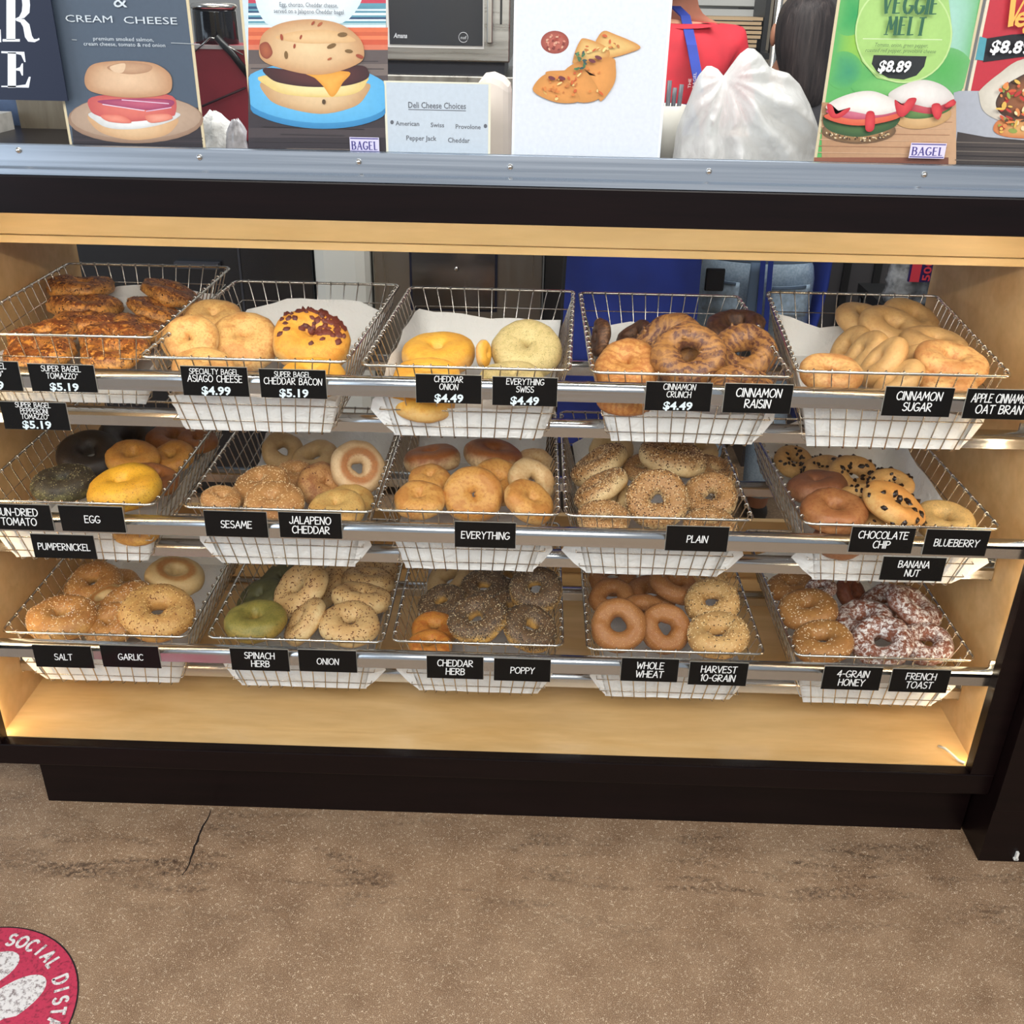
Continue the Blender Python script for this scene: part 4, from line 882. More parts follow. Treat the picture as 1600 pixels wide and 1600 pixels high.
def logo(r, Y, px0, px1, py0, py1):                 # the boxed BAGEL mark
    x0, z1 = pxz(px0, py0, Y); x1, z0 = pxz(px1, py1, Y); z0 = pxz(px0, py1, Y)[1]; h = z1 - z0
    m = MB(); m.box(x0, x1, Y, Y + .0003, z0, z1, 0); e = Y - .0002
    for zz in (z0 + h * .05, z1 - h * .12): m.poly([(x0 + .001, e, zz), (x1 - .001, e, zz), (x1 - .001, e, zz + h * .07), (x0 + .001, e, zz + h * .07)], 1)
    serif(m, 'BAGEL', x0 + (x1 - x0) * .08, x1 - (x1 - x0) * .07, z0 + h * .2, h * .52, e, .2, .08, 1)
    m.build('logo', [ink((214, 206, 232)), ink((66, 58, 130))], r, recalc=False)

# -- navy price poster on the customer side, cut off by the picture's left edge
Y0 = -.0035; x1, z0 = pxz(106, 158, Y0); r = empty('menu_poster', (x1 - .2, Y0, z0), 'navy poster with huge white serif letters at the far left', 'poster')
m = MB(); m.box(x1 - .55, x1, Y0, Y0 + .003, z0, 1.80); m.build('sheet', plain('navy print', (22, 30, 52), .35), r)
m = MB(); Yl = Y0 - .0004
def bx(a, b, c, d): m.poly([(pxz(a, d, Yl)[0], Yl, pxz(a, d, Yl)[1]), (pxz(b, d, Yl)[0], Yl, pxz(a, d, Yl)[1]), (pxz(b, d, Yl)[0], Yl, pxz(a, c, Yl)[1]), (pxz(a, d, Yl)[0], Yl, pxz(a, c, Yl)[1])])
def pg(pts): m.poly([(pxz(x, y, Yl)[0], Yl, pxz(x, y, Yl)[1]) for x, y in pts])
pg([(10, -14), (24, -14), (24, 62), (10, 62)]); pg([(4, 61), (31, 61), (31, 65), (4, 65)]); pg([(4, -18), (30, -18), (30, -14), (4, -14)])
for a, b_, c, d in zip(*[[(24, -17), (38, -13), (46, -3), (47, 8), (46, 20), (38, 28), (24, 31)][i:] for i in (0, 1)], *[[(24, -13), (30, -10), (34, -2), (35, 8), (34, 18), (30, 26), (24, 29)][i:] for i in (1, 0)]): pg([a, b_, c, d])
pg([(30, 29), (38, 30), (46, 38), (50, 56), (53, 61), (58, 61), (61, 59), (62, 62), (54, 66), (44, 65), (39, 58), (36, 42), (32, 35), (24, 32)])
pg([(-30, -14), (-16, -14), (-16, 62), (-30, 62)]); pg([(-38, 61), (-2, 61), (0, 46), (1, 46), (2, 66), (-38, 65)])
pg([(12, 82), (25, 82), (25, 137), (12, 137)]); pg([(2, 136), (45, 137), (48, 120), (45, 120), (40, 132), (25, 134), (2, 134)]); pg([(2, 80), (38, 81), (40, 97), (38, 97), (33, 86), (25, 84), (2, 83)]); pg([(25, 107), (31, 105), (34, 99), (36, 99), (36, 118), (34, 118), (31, 111), (25, 110)])
m.build('lettering', ink((216, 222, 232)), r, recalc=False)

# -- cream cheese poster
r, a, x0, x1, z0 = poster('bagel_poster', 'slate grey poster with a salmon and cream cheese bagel, reading CREAM CHEESE', 111, 322, 237, 1.80, (76, 88, 104), (214, 196, 160))
a.shape([(116, 238), (112, 196), (160, 178), (310, 168), (318, 237)], (52, 44, 48))
for k in range(5): a.line((113, 214 + k * 5), (317, 216 + k * 5), 1.2, (70, 58, 60) if k % 2 else (40, 34, 38))
a.shape(ell(212, 186, 106, 38), (150, 118, 96), (206, 178, 152)); a.shape(ell(212, 183, 102, 34), (176, 148, 126), (198, 170, 146))
a.shape([(141, 178), (146, 198), (170, 212), (210, 219), (250, 214), (270, 203), (275, 184), (210, 190)], (206, 160, 116), (232, 196, 152), True)
a.shape([(141, 176), (150, 190), (170, 200), (206, 202), (246, 196), (274, 186), (277, 176), (210, 172)], (206, 206, 204), (250, 248, 244), True)
a.shape([(143, 152), (141, 172), (156, 182), (190, 190), (230, 188), (262, 182), (274, 178), (269, 150), (210, 146)], (196, 86, 84), (226, 122, 106), True)
a.shape([(152, 158), (190, 168), (240, 172), (268, 166), (267, 156), (210, 154)], (150, 56, 96), (196, 96, 120), True)
a.line((160, 163), (226, 173), 1.6, (230, 200, 214)); a.line((190, 156), (264, 162), 1.6, (226, 186, 206)); a.line((228, 174), (268, 168), 1.6, (222, 180, 204))
a.shape([(158, 180), (190, 180), (205, 192), (170, 190)], (216, 110, 94), (236, 150, 128), True); a.shape([(228, 180), (262, 178), (268, 186), (236, 192)], (216, 120, 100), (238, 160, 138), True)
a.shape([(132, 122), (140, 104), (160, 97), (200, 95), (240, 99), (264, 114), (269, 132), (262, 146), (230, 152), (190, 152), (152, 146), (136, 138)], (186, 138, 100), (232, 196, 160), True)
a.shape([(168, 104), (200, 97), (236, 102), (232, 112), (205, 116), (178, 112)], (176, 132, 100), (198, 158, 124), True)
a.shape([(172, 104), (195, 99), (192, 113), (178, 112)], (226, 192, 158), None, True)
a.line((96 + 16, 62), (120, 62.5), 1, (180, 186, 190)); a.line((267, 67), (312, 69), 1, (180, 186, 190))
a.shape([(275, 230), (315, 232), (316, 236), (275, 234)], (205, 205, 225)); a.build(r)
m = MB(); Y = a.Y - .0003
lettering(sans, 'CREAM', 103, 176, 34, 11, Y, m); lettering(sans, 'CHEESE', 194, 277, 36.5, 11, Y, m)
lettering(sans, 'premium smoked salmon,', 146, 240, 63, 6, Y, m); lettering(sans, 'cream cheese, tomato & red onion', 131, 258, 71, 6, Y, m); lettering(sans, '&', 178, 199, 11, 22, Y, m)
m.build('lettering', ink((205, 212, 218)), r, recalc=False)

# -- breakfast sandwich poster
r, a, x0, x1, z0 = poster('bagel_poster', 'poster of an egg and chorizo bagel on a bright blue plate', 397, 604, 242, 1.80, (206, 220, 228), (232, 226, 210))
tl, nv, wh, rd, og = (92, 150, 168), (40, 66, 104), (222, 232, 236), (196, 62, 84), (222, 112, 72)
a.bands(388, 603, [-30, 5, 10, 14, 17, 20, 24, 27, 30, 33, 36, 39, 43], [rd, tl, (nv, tl), (tl, wh), (nv, tl), (wh, wh), (tl, tl), (nv, nv), wh, tl, (170, 200, 205), wh])
a.shape([(410, -30), (560, -30), (545, 30), (480, 42), (415, 36)], (214, 226, 232), (240, 244, 246), True)
a.bands(388, 606, [43, 50, 56, 62, 70, 78], [og, (206, 96, 62), (230, 126, 84), (206, 88, 58), (216, 120, 90)])
a.bands(388, 606, [78, 100, 118, 150, 175, 200, 215, 242], [(96, 84, 82), (120, 106, 100), (86, 74, 74), (70, 60, 62), (58, 50, 54), (74, 64, 66), (54, 46, 50)])
for k in range(14): yy = 84 + k * 11.4; a.line((388 + random.uniform(0, 60), yy), (604 - random.uniform(0, 70), yy + random.uniform(0, 5)), 1.3, random.choice([(44, 36, 40), (116, 104, 98), (62, 54, 56)]))
cl = lambda P: [(min(max(x, 387 + (y - 100) * .065), 599.5 + (y - 100) * .035), y) for x, y in P]
a.shape(cl(ell(494, 152, 122, 49, 48, 3)), (54, 132, 184), (96, 180, 226)); a.shape(cl(ell(494, 145, 120, 47, 48, 3)), (92, 174, 222), (116, 194, 234))
a.shape([(412, 128), (416, 150), (440, 166), (500, 178), (550, 168), (570, 152), (574, 130), (500, 150)], (196, 152, 106), (232, 200, 156), True)
a.shape([(412, 118), (420, 136), (450, 148), (510, 152), (555, 146), (572, 130), (560, 118)], (226, 196, 120), (246, 228, 172), True)
a.shape([(414, 106), (424, 124), (450, 132), (490, 136), (540, 134), (572, 124), (576, 112), (560, 102), (490, 112)], (60, 30, 32), (96, 48, 46), True)
a.shape([(480, 114), (545, 112), (535, 130), (524, 148), (516, 150), (506, 136), (492, 122)], (222, 150, 52), (240, 176, 80), True)
a.shape([(405, 74), (412, 52), (440, 36), (485, 30), (530, 37), (560, 58), (569, 80), (562, 98), (520, 114), (480, 116), (430, 104), (408, 92)], (196, 146, 100), (238, 206, 160), True)
a.shape([(406, 70), (418, 66), (426, 82), (418, 92), (408, 86)], (140, 66, 46), (176, 96, 60), True); a.shape([(430, 58), (470, 48), (520, 48), (556, 64), (500, 68), (460, 66)], (218, 172, 120), (232, 196, 146), True)
for (cx, cy, s_) in ((500, 38, 4), (518, 72, 6), (470, 58, 3), (545, 80, 5), (447, 86, 5), (460, 72, 3), (515, 92, 3), (440, 58, 4), (535, 54, 6), (562, 88, 5), (489, 36, 3)): a.shape(ell(cx, cy, s_ * 1.3, s_ * .6, 10, cx), random.choice([(160, 72, 44), (124, 92, 50), (176, 96, 58)]))
a.shape(ell(506, 159, 3, 4, 10), (86, 66, 44)); a.build(r)
m = MB(); Y = a.Y - .0003
lettering(sans, 'Egg, chorizo, Cheddar cheese,', 437, 528, 10, 7, Y, m); lettering(sans, 'served on a Jalapeno Cheddar bagel', 428, 537, 20, 7, Y, m); m.build('lettering', ink((70, 78, 92)), r, recalc=False)
logo(r, a.Y - .0006, 546, 593, 214, 238)

# -- deli cheese sign
r, a, x0, x1, z0 = poster('cheese_choice_sign', 'pale sign reading Deli Cheese Choices standing on the metal channel', 604, 766, 250, pxz(602, 126, .013)[1], (196, 205, 215), (226, 220, 198), .0035, .0125, 'sign'); a.build(r)
m = MB(); Y = a.Y - .0003; k = dict(bold=.012)
lettering(sans, 'Deli Cheese Choices', 638, 728, 168.5, 9.5, Y, m, **k); lettering(sans, 'American', 618, 655, 196, 7, Y, m, **k); lettering(sans, 'Swiss', 673, 694, 198.5, 7, Y, m, **k); lettering(sans, 'Provolone', 712, 751, 201, 7, Y, m, **k)
lettering(sans, 'Pepper Jack', 635, 682, 219, 7.5, Y, m, **k); lettering(sans, 'Cheddar', 700, 734, 222.5, 7.5, Y, m, **k)
m.poly([(pxz(x, y, Y)[0], Y, pxz(x, y, Y)[1]) for x, y in ((638, 171.6), (728, 173.8), (728, 172.6), (638, 170.4))])
for px, py in ((612.5, 191), (758.5, 197)): m.poly([(pxz(x, y, Y)[0], Y, pxz(x, y, Y)[1]) for x, y in ell(px, py, 2.8, 3.3, 12)])
m.build('lettering', ink((92, 94, 102)), r, recalc=False)

# -- white sheet with quesadilla
r, a, x0, x1, z0 = poster('quesadilla_poster', 'plain white sheet picturing quesadilla wedges and a bowl of salsa', 799, 1030, 257, 1.80, (222, 225, 232), (228, 230, 236))
a.shape(ell(867, 66, 22, 18), (150, 66, 54), (196, 108, 90))
for q in range(26): a.shape(ell(867 + random.uniform(-15, 15), 66 + random.uniform(-12, 12), 2.4, 1.6, 8, q * 40), random.choice([(216, 140, 118), (176, 74, 58), (222, 168, 140), (134, 56, 48)]))
W = [[(940, 50), (962, 54), (1000, 72), (985, 82), (945, 92), (925, 84)], [(905, 66), (915, 60), (948, 74), (948, 92), (900, 100), (896, 90)], [(882, 112), (905, 96), (955, 90), (962, 105), (960, 130), (942, 156), (934, 152), (915, 110)], [(852, 114), (880, 110), (912, 108), (938, 150), (905, 160), (880, 138)], [(833, 136), (852, 116), (880, 120), (905, 150), (900, 160), (870, 160), (840, 148)]]
for i, w_ in enumerate(W): a.shape(w_, (206, 140, 70), (236, 204, 130) if i < 2 else (232, 158, 84), True)
for q in range(60):
    w_ = random.choice(W); c = sum((Vector(p) for p in w_), Vector((0, 0))) / len(w_); p = c.lerp(Vector(random.choice(w_)), random.uniform(0, .75))
    a.shape(ell(p.x, p.y, random.uniform(1.5, 5), random.uniform(1, 2.4), 9, random.uniform(0, 180)), random.choice([(214, 128, 62), (240, 212, 140), (206, 96, 48), (226, 180, 100), (196, 120, 60)]))
for q in ((862, 122), (925, 95), (935, 90), (878, 122)): a.shape(ell(q[0], q[1], 6, 3, 10, 20), (110, 52, 60))
for q in range(12): a.shape(ell(905 + random.uniform(-7, 9), 96 + random.uniform(-13, 13), 4, 2, 9, q * 33), random.choice([(70, 110, 74), (54, 84, 84), (86, 130, 84)]))
a.build(r)

# -- veggie melt poster
r, a, x0, x1, z0 = poster('bagel_poster', 'green poster reading VEGGIE MELT $8.89 with two open faced bagels', 1270, 1482, 262, 1.80, (96, 176, 96), (232, 230, 205))
for cx, cy, rx, ry, c0, c1 in ((1330, 60, 34, 60, (96, 176, 96), (150, 196, 70)), (1325, 20, 30, 36, (96, 176, 96), (40, 156, 84)), (1318, 110, 30, 30, (96, 176, 96), (60, 150, 110)), (1490, 40, 44, 90, (120, 186, 130), (176, 216, 206)), (1480, 110, 40, 36, (110, 180, 110), (84, 172, 84)), (1400, 136, 70, 20, (96, 176, 96), (130, 196, 110))):
    a.shape([p for p in ell(cx, cy, rx, ry) if 1308 - p[1] * .14 + 4 < p[0] < 1535 - p[1] * .2], c0, c1)
a.bands(1284, 1494, [160, 262], [((184, 140, 104), (206, 164, 128))]); a.bands(1272, 1482, [246, 262], [((150, 92, 70), (126, 78, 62))])
for k in range(7): a.line((1284 - k, 178 + k * 10), (1490 - k * 2, 181 + k * 10), 1.1, (170, 124, 92) if k % 2 else (212, 172, 138))
a.shape([(1340, 160), (1337, 60), (1345, -20), (1480, -20), (1488, 50), (1470, 100), (1440, 122), (1405, 130), (1370, 122), (1347, 96), (1338, 66)][1:], (168, 206, 120), None, False)
a.shape(ell(1412, 52, 76, 78, 40), (196, 222, 150)); a.shape(ell(1412, 52, 73.5, 75.5, 40), (168, 206, 118), (176, 214, 124))
a.shape([(1365, 86), (1448, 88), (1444, 104), (1432, 118), (1412, 124.5), (1388, 122), (1370, 112), (1362, 100)], (34, 36, 38))
a.line((1348, 60.5), (1472, 62), 1.3, (222, 238, 190))
a.shape(ell(1443, 182, 44, 19, 28, -8), (196, 152, 100), (226, 186, 134)); a.shape([(1398, 168), (1416, 184), (1452, 184), (1484, 172), (1480, 160), (1420, 160)], (70, 110, 60), (116, 150, 84), True)
a.shape([(1398, 160), (1420, 172), (1460, 178), (1488, 166), (1490, 156), (1440, 150)], (190, 60, 76), (206, 96, 104), True)
a.shape([(1396, 160), (1388, 148), (1400, 138), (1424, 128), (1448, 125), (1474, 134), (1490, 150), (1486, 158), (1456, 168), (1424, 162)], (216, 206, 200), (244, 238, 232), True)
a.shape(ell(1342, 204, 58, 20, 28, 0), (110, 84, 60), (196, 150, 100)); a.shape([(1286, 190), (1300, 206), (1340, 214), (1380, 206), (1402, 194), (1396, 180), (1300, 176)], (54, 84, 50), (84, 118, 66), True)
for q in range(60): g = random.uniform(.1, 3.0); a.shape(ell(1342 + 52 * cos(g) * random.uniform(.7, 1), 206 + 15 * sin(g) * random.uniform(.6, 1), 1.9, 1.1, 6, q * 31), random.choice([(226, 206, 170), (70, 50, 40), (206, 170, 120)]))
a.shape([(1288, 180), (1310, 192), (1350, 196), (1400, 186), (1404, 174), (1340, 170)], (206, 84, 60), (222, 116, 84), True); a.shape([(1290, 174), (1330, 186), (1370, 184), (1404, 176), (1400, 168), (1330, 164)], (176, 70, 96), (206, 120, 140), True)
a.shape([(1292, 170), (1300, 158), (1330, 146), (1360, 142), (1386, 150), (1408, 164), (1406, 172), (1370, 180), (1330, 174)], (212, 204, 198), (244, 238, 232), True)
for w_ in ([(1292, 164), (1300, 164), (1306, 178), (1318, 172), (1328, 168), (1326, 174), (1312, 184), (1298, 182)], [(1354, 176), (1366, 176), (1366, 200), (1358, 206), (1352, 200)], [(1398, 156), (1410, 164), (1420, 154), (1432, 154), (1426, 168), (1412, 182), (1402, 178)], [(1456, 164), (1468, 162), (1472, 176), (1466, 187), (1458, 180)], [(1478, 162), (1490, 155), (1492, 164), (1478, 168)]): a.shape(w_, (186, 40, 54), (216, 74, 78), True)
a.build(r)
Y = a.Y - .0003; m = MB(); lettering(serif, 'VEGGIE', 1379, 1463, 20.5, 30, Y, m, thick=.24, thin=.06); lettering(serif, 'MELT', 1384, 1443, 54, 28, Y, m, thick=.24, thin=.06); m.build('title_lettering', ink((36, 92, 66)), r, recalc=False)
m = MB(); lettering(sans, 'Tomato, onion, green pepper,', 1366, 1450, 72.5, 6, Y, m, shear=.2); lettering(sans, 'roasted red pepper, provolone cheese', 1352, 1462, 81, 6, Y, m, shear=.2); m.build('lettering', ink((74, 104, 66)), r, recalc=False)
m = MB(); lettering(sans, '$8.89', 1371, 1421, 111.5, 17, Y, m, bold=.03, shear=.12); m.build('price_lettering', ink((240, 240, 242)), r, recalc=False)
logo(r, a.Y - .0006, 1424, 1475, 223, 247)

# -- red wrap poster, cut off by the right edge
r, a, x0, x1, z0 = poster('wrap_poster', 'red poster of a vegetable wrap with an $8.89 banner at the far right', 1487, 1660, 264, 1.80, (196, 48, 62), (226, 214, 190))
a.bands(1490, 1720, [142, 262], [((170, 172, 182), (206, 208, 214))]); a.shape([(1489, 264), (1496, 206), (1540, 214), (1600, 219), (1720, 219), (1720, 266)], (62, 54, 52), (84, 74, 70))
for k in range(6): a.line((1492, 222 + k * 7), (1650, 226 + k * 7), 1.4, (46, 40, 40) if k % 2 else (120, 108, 98))
a.shape([(1531, 57), (1542, 60), (1538, 95), (1524, 93)], (84, 160, 174)); a.shape([(1542, 60), (1580, 54), (1650, 50), (1650, 88), (1595, 89), (1560, 94), (1536, 97)], (30, 28, 34))
a.shape([(1530, 150), (1532, 140), (1560, 116), (1600, 92), (1680, 90), (1690, 190), (1600, 200), (1556, 186), (1536, 172)], (206, 196, 180), (236, 228, 214), True)
a.shape([(1556, 165), (1566, 140), (1585, 124), (1620, 112), (1680, 130), (1660, 190), (1580, 186)], (70, 52, 44), (176, 110, 70), True)
a.shape([(1553, 205), (1560, 188), (1590, 186), (1640, 190), (1640, 214), (1580, 215)], (206, 120, 70), (226, 176, 110), True)
for q in range(70): a.shape(ell(random.uniform(1562, 1625), random.uniform(126, 206), random.uniform(2, 8), random.uniform(1.5, 4), 8, q * 47), random.choice([(216, 96, 60), (232, 186, 90), (150, 164, 80), (240, 222, 170), (190, 58, 52), (90, 70, 50), (226, 140, 80)]))
a.build(r)
Y = a.Y - .0003; m = MB(); lettering(sans, '$8.89', 1546, 1609, 82, 19, Y, m, bold=.03, shear=.1); m.build('price_lettering', ink((240, 240, 242)), r, recalc=False)
m = MB(); lettering(serif, 'V', 1568, 1590, 40, 52, Y, m, thick=.2, thin=.05, shear=.12); lettering(sans, 'eg', 1582, 1618, 41, 34, Y, m, bold=.02, shear=.2); m.build('title_lettering', ink((246, 176, 84)), r, recalc=False)

# ================================================================== things on the counter top (z 1.31)
CT = 1.31
p = at(352, 150, .50); pr = empty('red_bin', (p.x, .56, CT), 'dark red plastic bin under the black airpot between two posters', 'bin')
wx = .062; zt = at(352, 71, .49).z
m = MB(); m.v += [(p.x - wx, .49, CT), (p.x + wx, .49, CT), (p.x + wx, .61, CT), (p.x - wx, .61, CT), (p.x - wx - .012, .478, zt), (p.x + wx + .012, .478, zt), (p.x + wx + .012, .62, zt), (p.x - wx - .012, .62, zt)]
for q in ((0, 1, 2, 3), (4, 5, 6, 7), (0, 1, 5, 4), (1, 2, 6, 5), (2, 3, 7, 6), (3, 0, 4, 7)): m.face(list(q))
m.build('body', plain('dark red plastic', (168, 58, 70), .35, var=.08, vs=9), pr, .004)
m = MB(); m.box(p.x - wx - .016, p.x + wx + .016, .474, .478, zt - .006, zt + .001); m.build('lip', plain('pale lip', (205, 196, 196), .4), pr)
m = MB(); c0 = at(338, 58, .47); c1 = at(392, 122, .47); m.tube([c0, c0.lerp(c1, .5) + Vector((0, -.004, .006)), c1], .0065, 8); m.build('strap', BLACK, pr)
m = MB(); m.tube([at(316, 166, .468), at(384, 137, .468)], .0022, 6); m.build('seam', plain('seam', (60, 18, 26), .5), pr)
m = MB(); m.tube([at(305, 80, .466), at(328, 59, .466), at(334, 60, .466), at(380, 86, .466)], .0016, 6); m.build('wire_handle', STEEL, pr)
q = at(337, 40, .55); ap = empty('airpot', (q.x, .55, zt), 'black coffee airpot with a steel rim standing on the red bin', 'airpot')
zr_ = at(337, 14, .51).z; m = MB(); m.lathe([(.041, 0), (.042, .004), (.041, zr_ - zt - .006), (.040, zr_ - zt)], (q.x, .55, zt), 28); m.build('body', plain('gloss black', (18, 19, 24), .12), ap)
m = MB(); m.lathe([(.043, zr_ - zt), (.044, zr_ - zt + .005), (.040, zr_ - zt + .009), (.02, zr_ - zt + .012), (.002, zr_ - zt + .013)], (q.x, .55, zt), 28); m.build('lid', STEEL, ap)
def crumple(name, cx, cy, sx, sy, h, zb, mat, label, cat, seed, flop=.5):
    m = MB(); NU, NV = 26, 12; ph = Vector((seed * 7.3, seed * 3.1, 0))
    def f(i, j):
        g = 2 * pi * i / NU; k = j / (NV - 1); prof_ = (1 - .25 * k) * (1 if k < .75 else 1 - (k - .75) * 2.6)
        d = Vector((cos(g), sin(g), k)); nz = 1 + .35 * mnoise.noise(d * 2.2 + ph) + .16 * mnoise.noise(d * 6 + ph)
        return (cx + sx * cos(g) * prof_ * nz, cy + sy * sin(g) * prof_ * nz, zb + h * k * (1 + .12 * mnoise.noise(d * 1.7 + ph)))
    m.grid(f, NU, NV, 0, True, False); n0 = len(m.v) - 1
    m.face([i * NV for i in range(NU)][::-1]); m.face([i * NV + NV - 1 for i in range(NU)])
    o = m.build(name, mat); return tag(o, label, cat)
p = at(338, 215, .26); crumple('napkin_bundle', p.x, .27, .034, .03, at(338, 176, .26).z - CT, CT, PAPER, 'crumpled white napkins on the counter in front of the red bin', 'napkins', 3)
p = at(369, 212, .2); crumple('snack_packet', p.x, .2, .019, .016, at(369, 188, .2).z - CT, CT, plain('clear printed wrap', (186, 184, 190), .15, var=.25, vs=45), 'small clear printed packet beside the white napkins', 'packet', 5)
p = at(764, 190, .12); m = MB()
pts = [(742, 262), (741, 150), (745, 128), (756, 119), (770, 117), (786, 124), (798, 134), (798, 262)]
fr = [at(x, y, .10) for x, y in pts]; fr = [Vector((v.x, v.y, max(v.z, CT))) for v in fr]; bk = [v + Vector((0, .09, 0)) for v in fr]; n = len(fr)
b = len(m.v); m.v += [tuple(v) for v in fr + bk]; m.face([b + i for i in range(n)]); m.face([b + n + i for i in range(n)][::-1])
for i in range(n): m.face([b + i, b + (i + 1) % n, b + n + (i + 1) % n, b + n + i])
o = m.build('paper_bag', plain('white paper bag', (240, 226, 214), .6, var=.03), None, .012); tag(o, 'tall white paper bag between the cheese sign and the white sheet', 'paper bag')
# knotted carrier bag
m = MB(); TOPL = [(1052, 250), (1056, 225), (1063, 190), (1078, 152), (1092, 117), (1104, 103), (1112, 103), (1122, 108), (1131, 119), (1142, 103), (1156, 84), (1168, 75), (1178, 76), (1190, 86), (1202, 104), (1212, 109), (1232, 114), (1250, 132), (1264, 160), (1274, 190), (1282, 222), (1287, 256)]
NU, NV = 120, 60; Yb = .20
def top(u):
    k = u * (len(TOPL) - 1); i = min(int(k), len(TOPL) - 2); f_ = k - i
    return Vector(TOPL[i]).lerp(Vector(TOPL[i + 1]), f_)
kn = at(1131, 119, Yb)
def side(sg_):
    def f(i, j):
        u = i / (NU - 1); v = j / (NV - 1); t_ = top(u); T_ = at(t_.x, t_.y, Yb)
        bx_ = kn.x + (T_.x - kn.x) * 1.0; z = CT + (T_.z - CT) * v
        x = (bx_ + (T_.x - bx_) * v)
        e = sqrt(max(0, 1 - abs(2 * u - 1) ** 2.4)) * sqrt(max(0, 1 - v ** 3))
        ang = math.atan2(z - kn.z, x - kn.x); rr = sqrt((z - kn.z) ** 2 + (x - kn.x) ** 2)
        fold = .016 * sin(ang * 13 + 2 * mnoise.noise(Vector((x * 14, z * 14, sg_)))) * min(1, rr * 9) + .018 * mnoise.noise(Vector((x * 22, z * 22, 5 + sg_))) + .012 * (.5 - abs(mnoise.noise(Vector((ang * 5, rr * 16, 9 * sg_))))) + .006 * (.5 - abs(mnoise.noise(Vector((x * 60, z * 45, sg_)))))
        return (x, Yb + sg_ * (.085 * e * (1.15 - .5 * v) + fold * e), z)
    return f
m.grid(side(-1), NU, NV); m.grid(side(1), NU, NV)
t = NT('thin white plastic'); t.p.inputs['Base Color'].default_value = lin((250, 250, 248)); t.p.inputs['Roughness'].default_value = .22
tr = t.n('ShaderNodeBsdfTransparent'); tl_ = t.n('ShaderNodeBsdfTranslucent'); tl_.inputs[0].default_value = (.9, .9, .88, 1); mx = t.n('ShaderNodeMixShader'); mx.inputs[0].default_value = .3; t.l(t.p.outputs[0], mx.inputs[1]); t.l(tl_.outputs[0], mx.inputs[2])
m2 = t.n('ShaderNodeMixShader'); lw = t.n('ShaderNodeLayerWeight', Blend=.35); t.l(t.math('MULTIPLY_ADD', lw.outputs['Facing'], .45, .52), m2.inputs[0]); t.l(tr.outputs[0], m2.inputs[1]); t.l(mx.outputs[0], m2.inputs[2]); t.l(m2.outputs[0], t.out.inputs[0])
t.bump(t.noise(t.coord(), 45, 3, .6, 1.2), .5, .004)
o = m.build('plastic_carrier_bag', t.mat); tag(o, 'filmy white plastic carrier bag tied on the counter in front of the red shirt', 'plastic bag')
p = at(1042, 210, .34); ut = empty('utensil_tub', (p.x, .36, CT), 'white tub holding grey utensil handles beside the plastic bag', 'tub'); zt = at(1042, 166, .33).z
m = MB(); m.lathe([(.026, 0), (.034, zt - CT), (.031, zt - CT), (.024, .004)], (p.x, .36, CT), 20); m.build('tub', plain('white tub', (226, 222, 210), .4), ut)
for k in range(5):
    a0 = p.x - .016 + k * .008; m = MB(); m.tube([(a0, .36, CT + .01), (a0 - .006 + k * .003, .362 + (k % 2) * .006, zt + .028 + .006 * (k % 3))], .0042, 7); m.build('utensil_handle', plain('grey handle', (96, 98, 104), .35), ut)
p0 = at(-30, 200, .52); p1 = at(33, 200, .62); p2 = at(108, 200, .62)
m = MB(); m.box(p1.x, p2.x + .01, .62, .64, CT, 1.62); o = m.build('wooden_board', wood('scuffed board', (150, 132, 106), (186, 168, 138), .5, (14, 14, 3))); tag(o, 'scuffed tan board upright on the counter under the navy poster', 'board')
m = MB(); m.box(p0.x - .1, p1.x - .004, .50, .60, CT, at(15, 183, .5).z); o = m.build('counter_tray', plain('pale tray', (176, 174, 168), .4, var=.12, vs=30)); tag(o, 'pale grey tray at the far left behind the counter glass', 'tray')
p = at(14, 165, .66); m = MB(); m.box(p.x - .16, p.x + .04, .66, .74, CT, 1.48); o = m.build('steel_container', plain('steel blue', (96, 116, 150), .4, var=.25, vs=14)); tag(o, 'bluish steel container glimpsed under the navy poster at the far left', 'container')

# ================================================================== kitchen behind
def rectY(px0, py0, px1, py1, Y):
    a, b_ = at(px0, py0, Y), at(px1, py1, Y); return a.x, b_.x, b_.z, a.z
SS = metal('stainless cabinet', (168, 164, 156), .34, (60, 60, 2)); YO = 1.55
x0 = at(572, 300, YO).x + .01; x1 = at(798, 100, YO).x; zb = at(700, 118, YO).z
cb2 = empty('steel_cabinet', ((x0 + x1) / 2, YO + .3, 0), 'stainless kitchen cabinet with a dark framed panel behind the centre baskets', 'cabinet')
m = MB(); m.box(x0, at(848, 430, YO).x, YO, YO + .5, .08, zb); m.build('body', SS, cb2, .004)
m = MB(); m.box(x0 + .02, x1, YO + .03, YO + .48, 0, .08); m.build('plinth', BLACK, cb2)
a0, a1, z0, z1 = rectY(640, 403, 777, 462, YO); z0 -= .05
m = MB(); m.box(a0, a1, YO - .012, YO, z0, z1 + .03); m.build('panel_frame', plain('blue black trim', (24, 28, 48), .3), cb2)
m = MB(); m.box(a0 + .008, a1 - .008, YO - .015, YO - .011, z0 + .008, z1 + .02); m.build('glossy_panel', metal('mirror panel', (136, 136, 142), .12), cb2)
m = MB(); c = at(713, 421, YO - .02); m.lathe([(.007, 0), (.008, .003), (.004, .006), (.001, .0065)], (0, 0, 0), 14); m.v = [(c.x + v[0], YO - .015 - v[2], c.z + v[1]) for v in m.v]; m.build('knob', STEEL, cb2)
ov = empty('microwave_oven', ((x0 + x1) / 2, YO + .2, zb), 'stainless microwave with a dark door window behind the cheese sign', 'microwave')
z2 = at(700, 96, YO).z; xl = at(560, 100, YO).x
